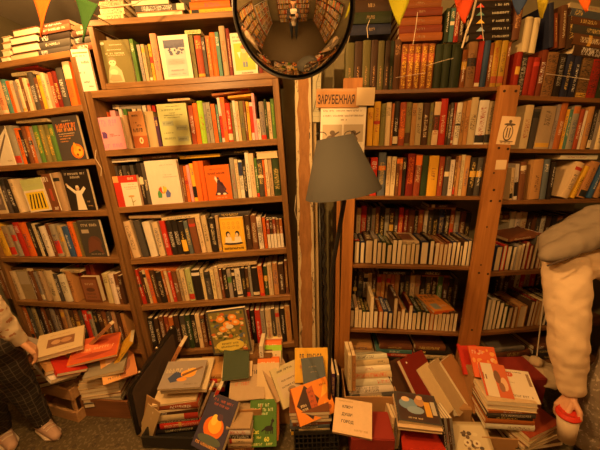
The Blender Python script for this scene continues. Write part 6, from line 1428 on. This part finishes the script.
s1 = at(-8, 262, Y=1.0); e1 = at(8, 316, Y=1.1); w1 = at(19, 340, Y=1.16)
blob('sleeve', [[(tt + Vector((.06, .02, -.02)), .08), (at(-30, 285, Y=1.03), .058), (at(-2, 318, Y=1.1), .048), (w1, .034)]], M_shirt, pl, .009, 4, disp=(18, .006), loc=L1)
hand('hand', w1 + Vector((.006, .006, -.014)), (.35, .3, -1), (.6, -.8, 0), (.8, .5, .3), M_skin, pl, L1, .4, .9, 1)
head(pl, tt + Vector((-.02, .03, .26)), (.3, .8, -.5), (.1, .5, .85), L1, .04, 1.0)
for a, q in ((aR, (.10, -.05)), (aL, (.10, -.06))):
    d = Vector((q[0], q[1], 0)).normalized()
    s = blob('shoe', [[(a - d * .03 + Vector((0, 0, -.03)), .036), (a + d * .04 + Vector((0, 0, -.036)), .034), (a + d * .09 + Vector((0, 0, -.04)), .03), (a + d * .12 + Vector((0, 0, -.044)), .026)], [(a + Vector((0, 0, -.005)), .038), (a + Vector((0, 0, -.03)), .038)]], M_shoe, pl, .006, 3, loc=L1)
    z0 = Vector((a.x, a.y, .012)); blob('sole', [[(z0 - d * .04, .0125), (z0 + d * .125, .0125)], [(z0 - d * .035 + d.cross(Vector((0, 0, 1))) * .024, .0125), (z0 + d * .08 + d.cross(Vector((0, 0, 1))) * .028, .0125), (z0 + d * .13, .0125)], [(z0 - d * .035 - d.cross(Vector((0, 0, 1))) * .024, .0125), (z0 + d * .08 - d.cross(Vector((0, 0, 1))) * .028, .0125), (z0 + d * .13, .0125)]], M_sole, s, .005, 2, loc=L1)
    for k in range(3):
        c = a + d * (.035 + .022 * k) + Vector((0, 0, .004 - .009 * k)); sd = d.cross(Vector((0, 0, 1))) * .022; bm = bmesh.new(); tube(bm, [c - sd - L1, c + Vector((0, 0, .006)) - L1, c + sd - L1], .003, 6); mesh_obj('lace', bm, M_sole, s)

# ------------------------------------------------------------------ the half of the room the mirror shows
def far_case(M, n_sh, w, h, dep, label, frame, seed, name='bookcase'):
    root = empty(name, label, 'bookcase', mat=M); rnd = random.Random(seed)
    for a in (0, w - .025):
        bm = bmesh.new(); box(bm, a, a + .025, 0, dep, 0, h); mesh_obj('side_panel', bm, frame, root)
    bm = bmesh.new(); box(bm, 0, w, dep, dep + .01, 0, h); mesh_obj('back_panel', bm, M_back, root)
    for i in range(n_sh + 1):
        z = .05 + i * (h - .08) / n_sh; bm = bmesh.new(); box(bm, .025, w - .025, 0, dep, z - .025, z); mesh_obj('shelf', bm, frame, root)
        if i < n_sh:
            x = .03
            while x < w - .07:
                T = rnd.uniform(.02, .045); H = rnd.uniform(.18, (h - .08) / n_sh - .045)
                c = rnd.choice(['cr', 'cr', 'wh', 'be', 'br', 'og', 'rd', 'dg', 'yl', 'gy', 'tn', 'bl', 'gn', 'or', 'cr'])
                random.seed(rnd.random()); book(M @ Matrix.Translation((x, .02, z + .0005)), 's', T - .001, .15, H, c, 'book', score=0.0); x += T
    return root
def facing(x, y, ang): 
    m = Matrix.Rotation(math.radians(ang), 4, 'Z'); m.translation = Vector((x, y, 0.0005)); return m
far_case(facing(1.30, YB + .27, 180), 6, 1.2, 2.0, .24, 'wooden bookcase on the wall behind the camera, seen in the mirror', M_shelf, 1)
far_case(facing(.05, YB + .27, 180), 6, 1.2, 2.0, .24, 'second wooden bookcase behind the camera, left of the doorway', M_pineh, 2)
far_case(facing(-.5, YB + .27, 180), 6, .5, 2.0, .24, 'narrow wooden bookcase behind the camera', M_shelf, 3) if False else None
M_whitew = newmat('white_painted_wood', (.7, .66, .56), .5)
far_case(facing(XL + .27, -1.5, 90), 5, 1.3, 1.75, .24, 'white-framed bookcase on the left wall behind the camera', M_whitew, 4)
far_case(facing(XL + .27, -.1, 90), 6, 1.1, 2.0, .24, 'wooden bookcase on the left wall beside the camera', M_shelf, 7)
far_case(facing(XR - .27, .75, -90), 6, 1.2, 2.0, .24, 'wooden bookcase on the right wall behind the camera', M_pineh, 5)
far_case(facing(XR - .27, -.5, -90), 6, 1.2, 2.0, .24, 'wooden bookcase on the right wall near the back corner', M_shelf, 6)
# the photographer
L2 = Vector((.03, -.32, 0)); ph = empty('person', 'photographer in a white shirt and dark jacket reflected in the convex mirror', 'person', loc=L2)
V3 = lambda a, b, c: Vector((a, b, c))
blob('trousers', [[(V3(-.07, -.34, .92), .10), (V3(-.09, -.32, .5), .07), (V3(-.1, -.34, .09), .055)], [(V3(.13, -.34, .92), .10), (V3(.15, -.32, .5), .07), (V3(.16, -.34, .09), .055)]], newmat('dark_jeans', (.04, .05, .07), .9), ph, .014, 4, loc=L2)
blob('shirt', [[(V3(.03, -.33, .93), .12), (V3(.03, -.33, 1.15), .125), (V3(.03, -.35, 1.36), .11)], [(V3(-.1, -.35, 1.38), .07), (V3(.16, -.35, 1.38), .07)]], newmat('white_shirt', (.75, .7, .62), .9), ph, .014, 4, loc=L2)
Mj = newmat('dark_jacket', (.05, .045, .05), .8)
for s in (-1, 1): blob('jacket_half', [[(V3(.03 + s * .15, -.35, 1.39), .075), (V3(.03 + s * .13, -.36, 1.1), .07), (V3(.03 + s * .12, -.36, .9), .07)], [(V3(.03 + s * .17, -.36, 1.38), .07), (V3(.03 + s * .25, -.33, 1.14), .055), (V3(.03 + s * .13, -.17, 1.25), .045)]], Mj, ph, .012, 4, loc=L2)
for s in (-1, 1): hand('hand', V3(.03 + s * .12, -.15, 1.26), (-s * .4, .5, .8), (s * .5, -.3, .4), (0, 1, -.3), M_skin, ph, L2, .5, .95, -s)
head(ph, V3(.03, -.30, 1.62), (0, 1, -.1), (0, .1, 1), L2)
for s in (-1, 1): blob('shoe', [[(V3(.03 + s * .13, -.35, .045), .044), (V3(.03 + s * .14, -.22, .04), .036)]], M_black, ph, .01, 3, loc=L2)
pn = empty('phone', 'black phone held up by the photographer', 'phone', loc=(.0, -.06, 1.45)); bm = bmesh.new(); box(bm, -.075, .075, 0, .009, -.11, -.035); bevel(bm, .003, 2); mesh_obj('body', bm, M_black, pn)
bm = bmesh.new(); bmesh.ops.create_cone(bm, cap_ends=True, segments=16, radius1=.006, radius2=.006, depth=.002); bmesh.ops.rotate(bm, verts=bm.verts, matrix=Matrix.Rotation(PI / 2, 3, 'X')); bmesh.ops.translate(bm, verts=bm.verts, vec=(.05, .0102, -.05)); mesh_obj('lens', bm, M_metal, pn)

flush_books(312)
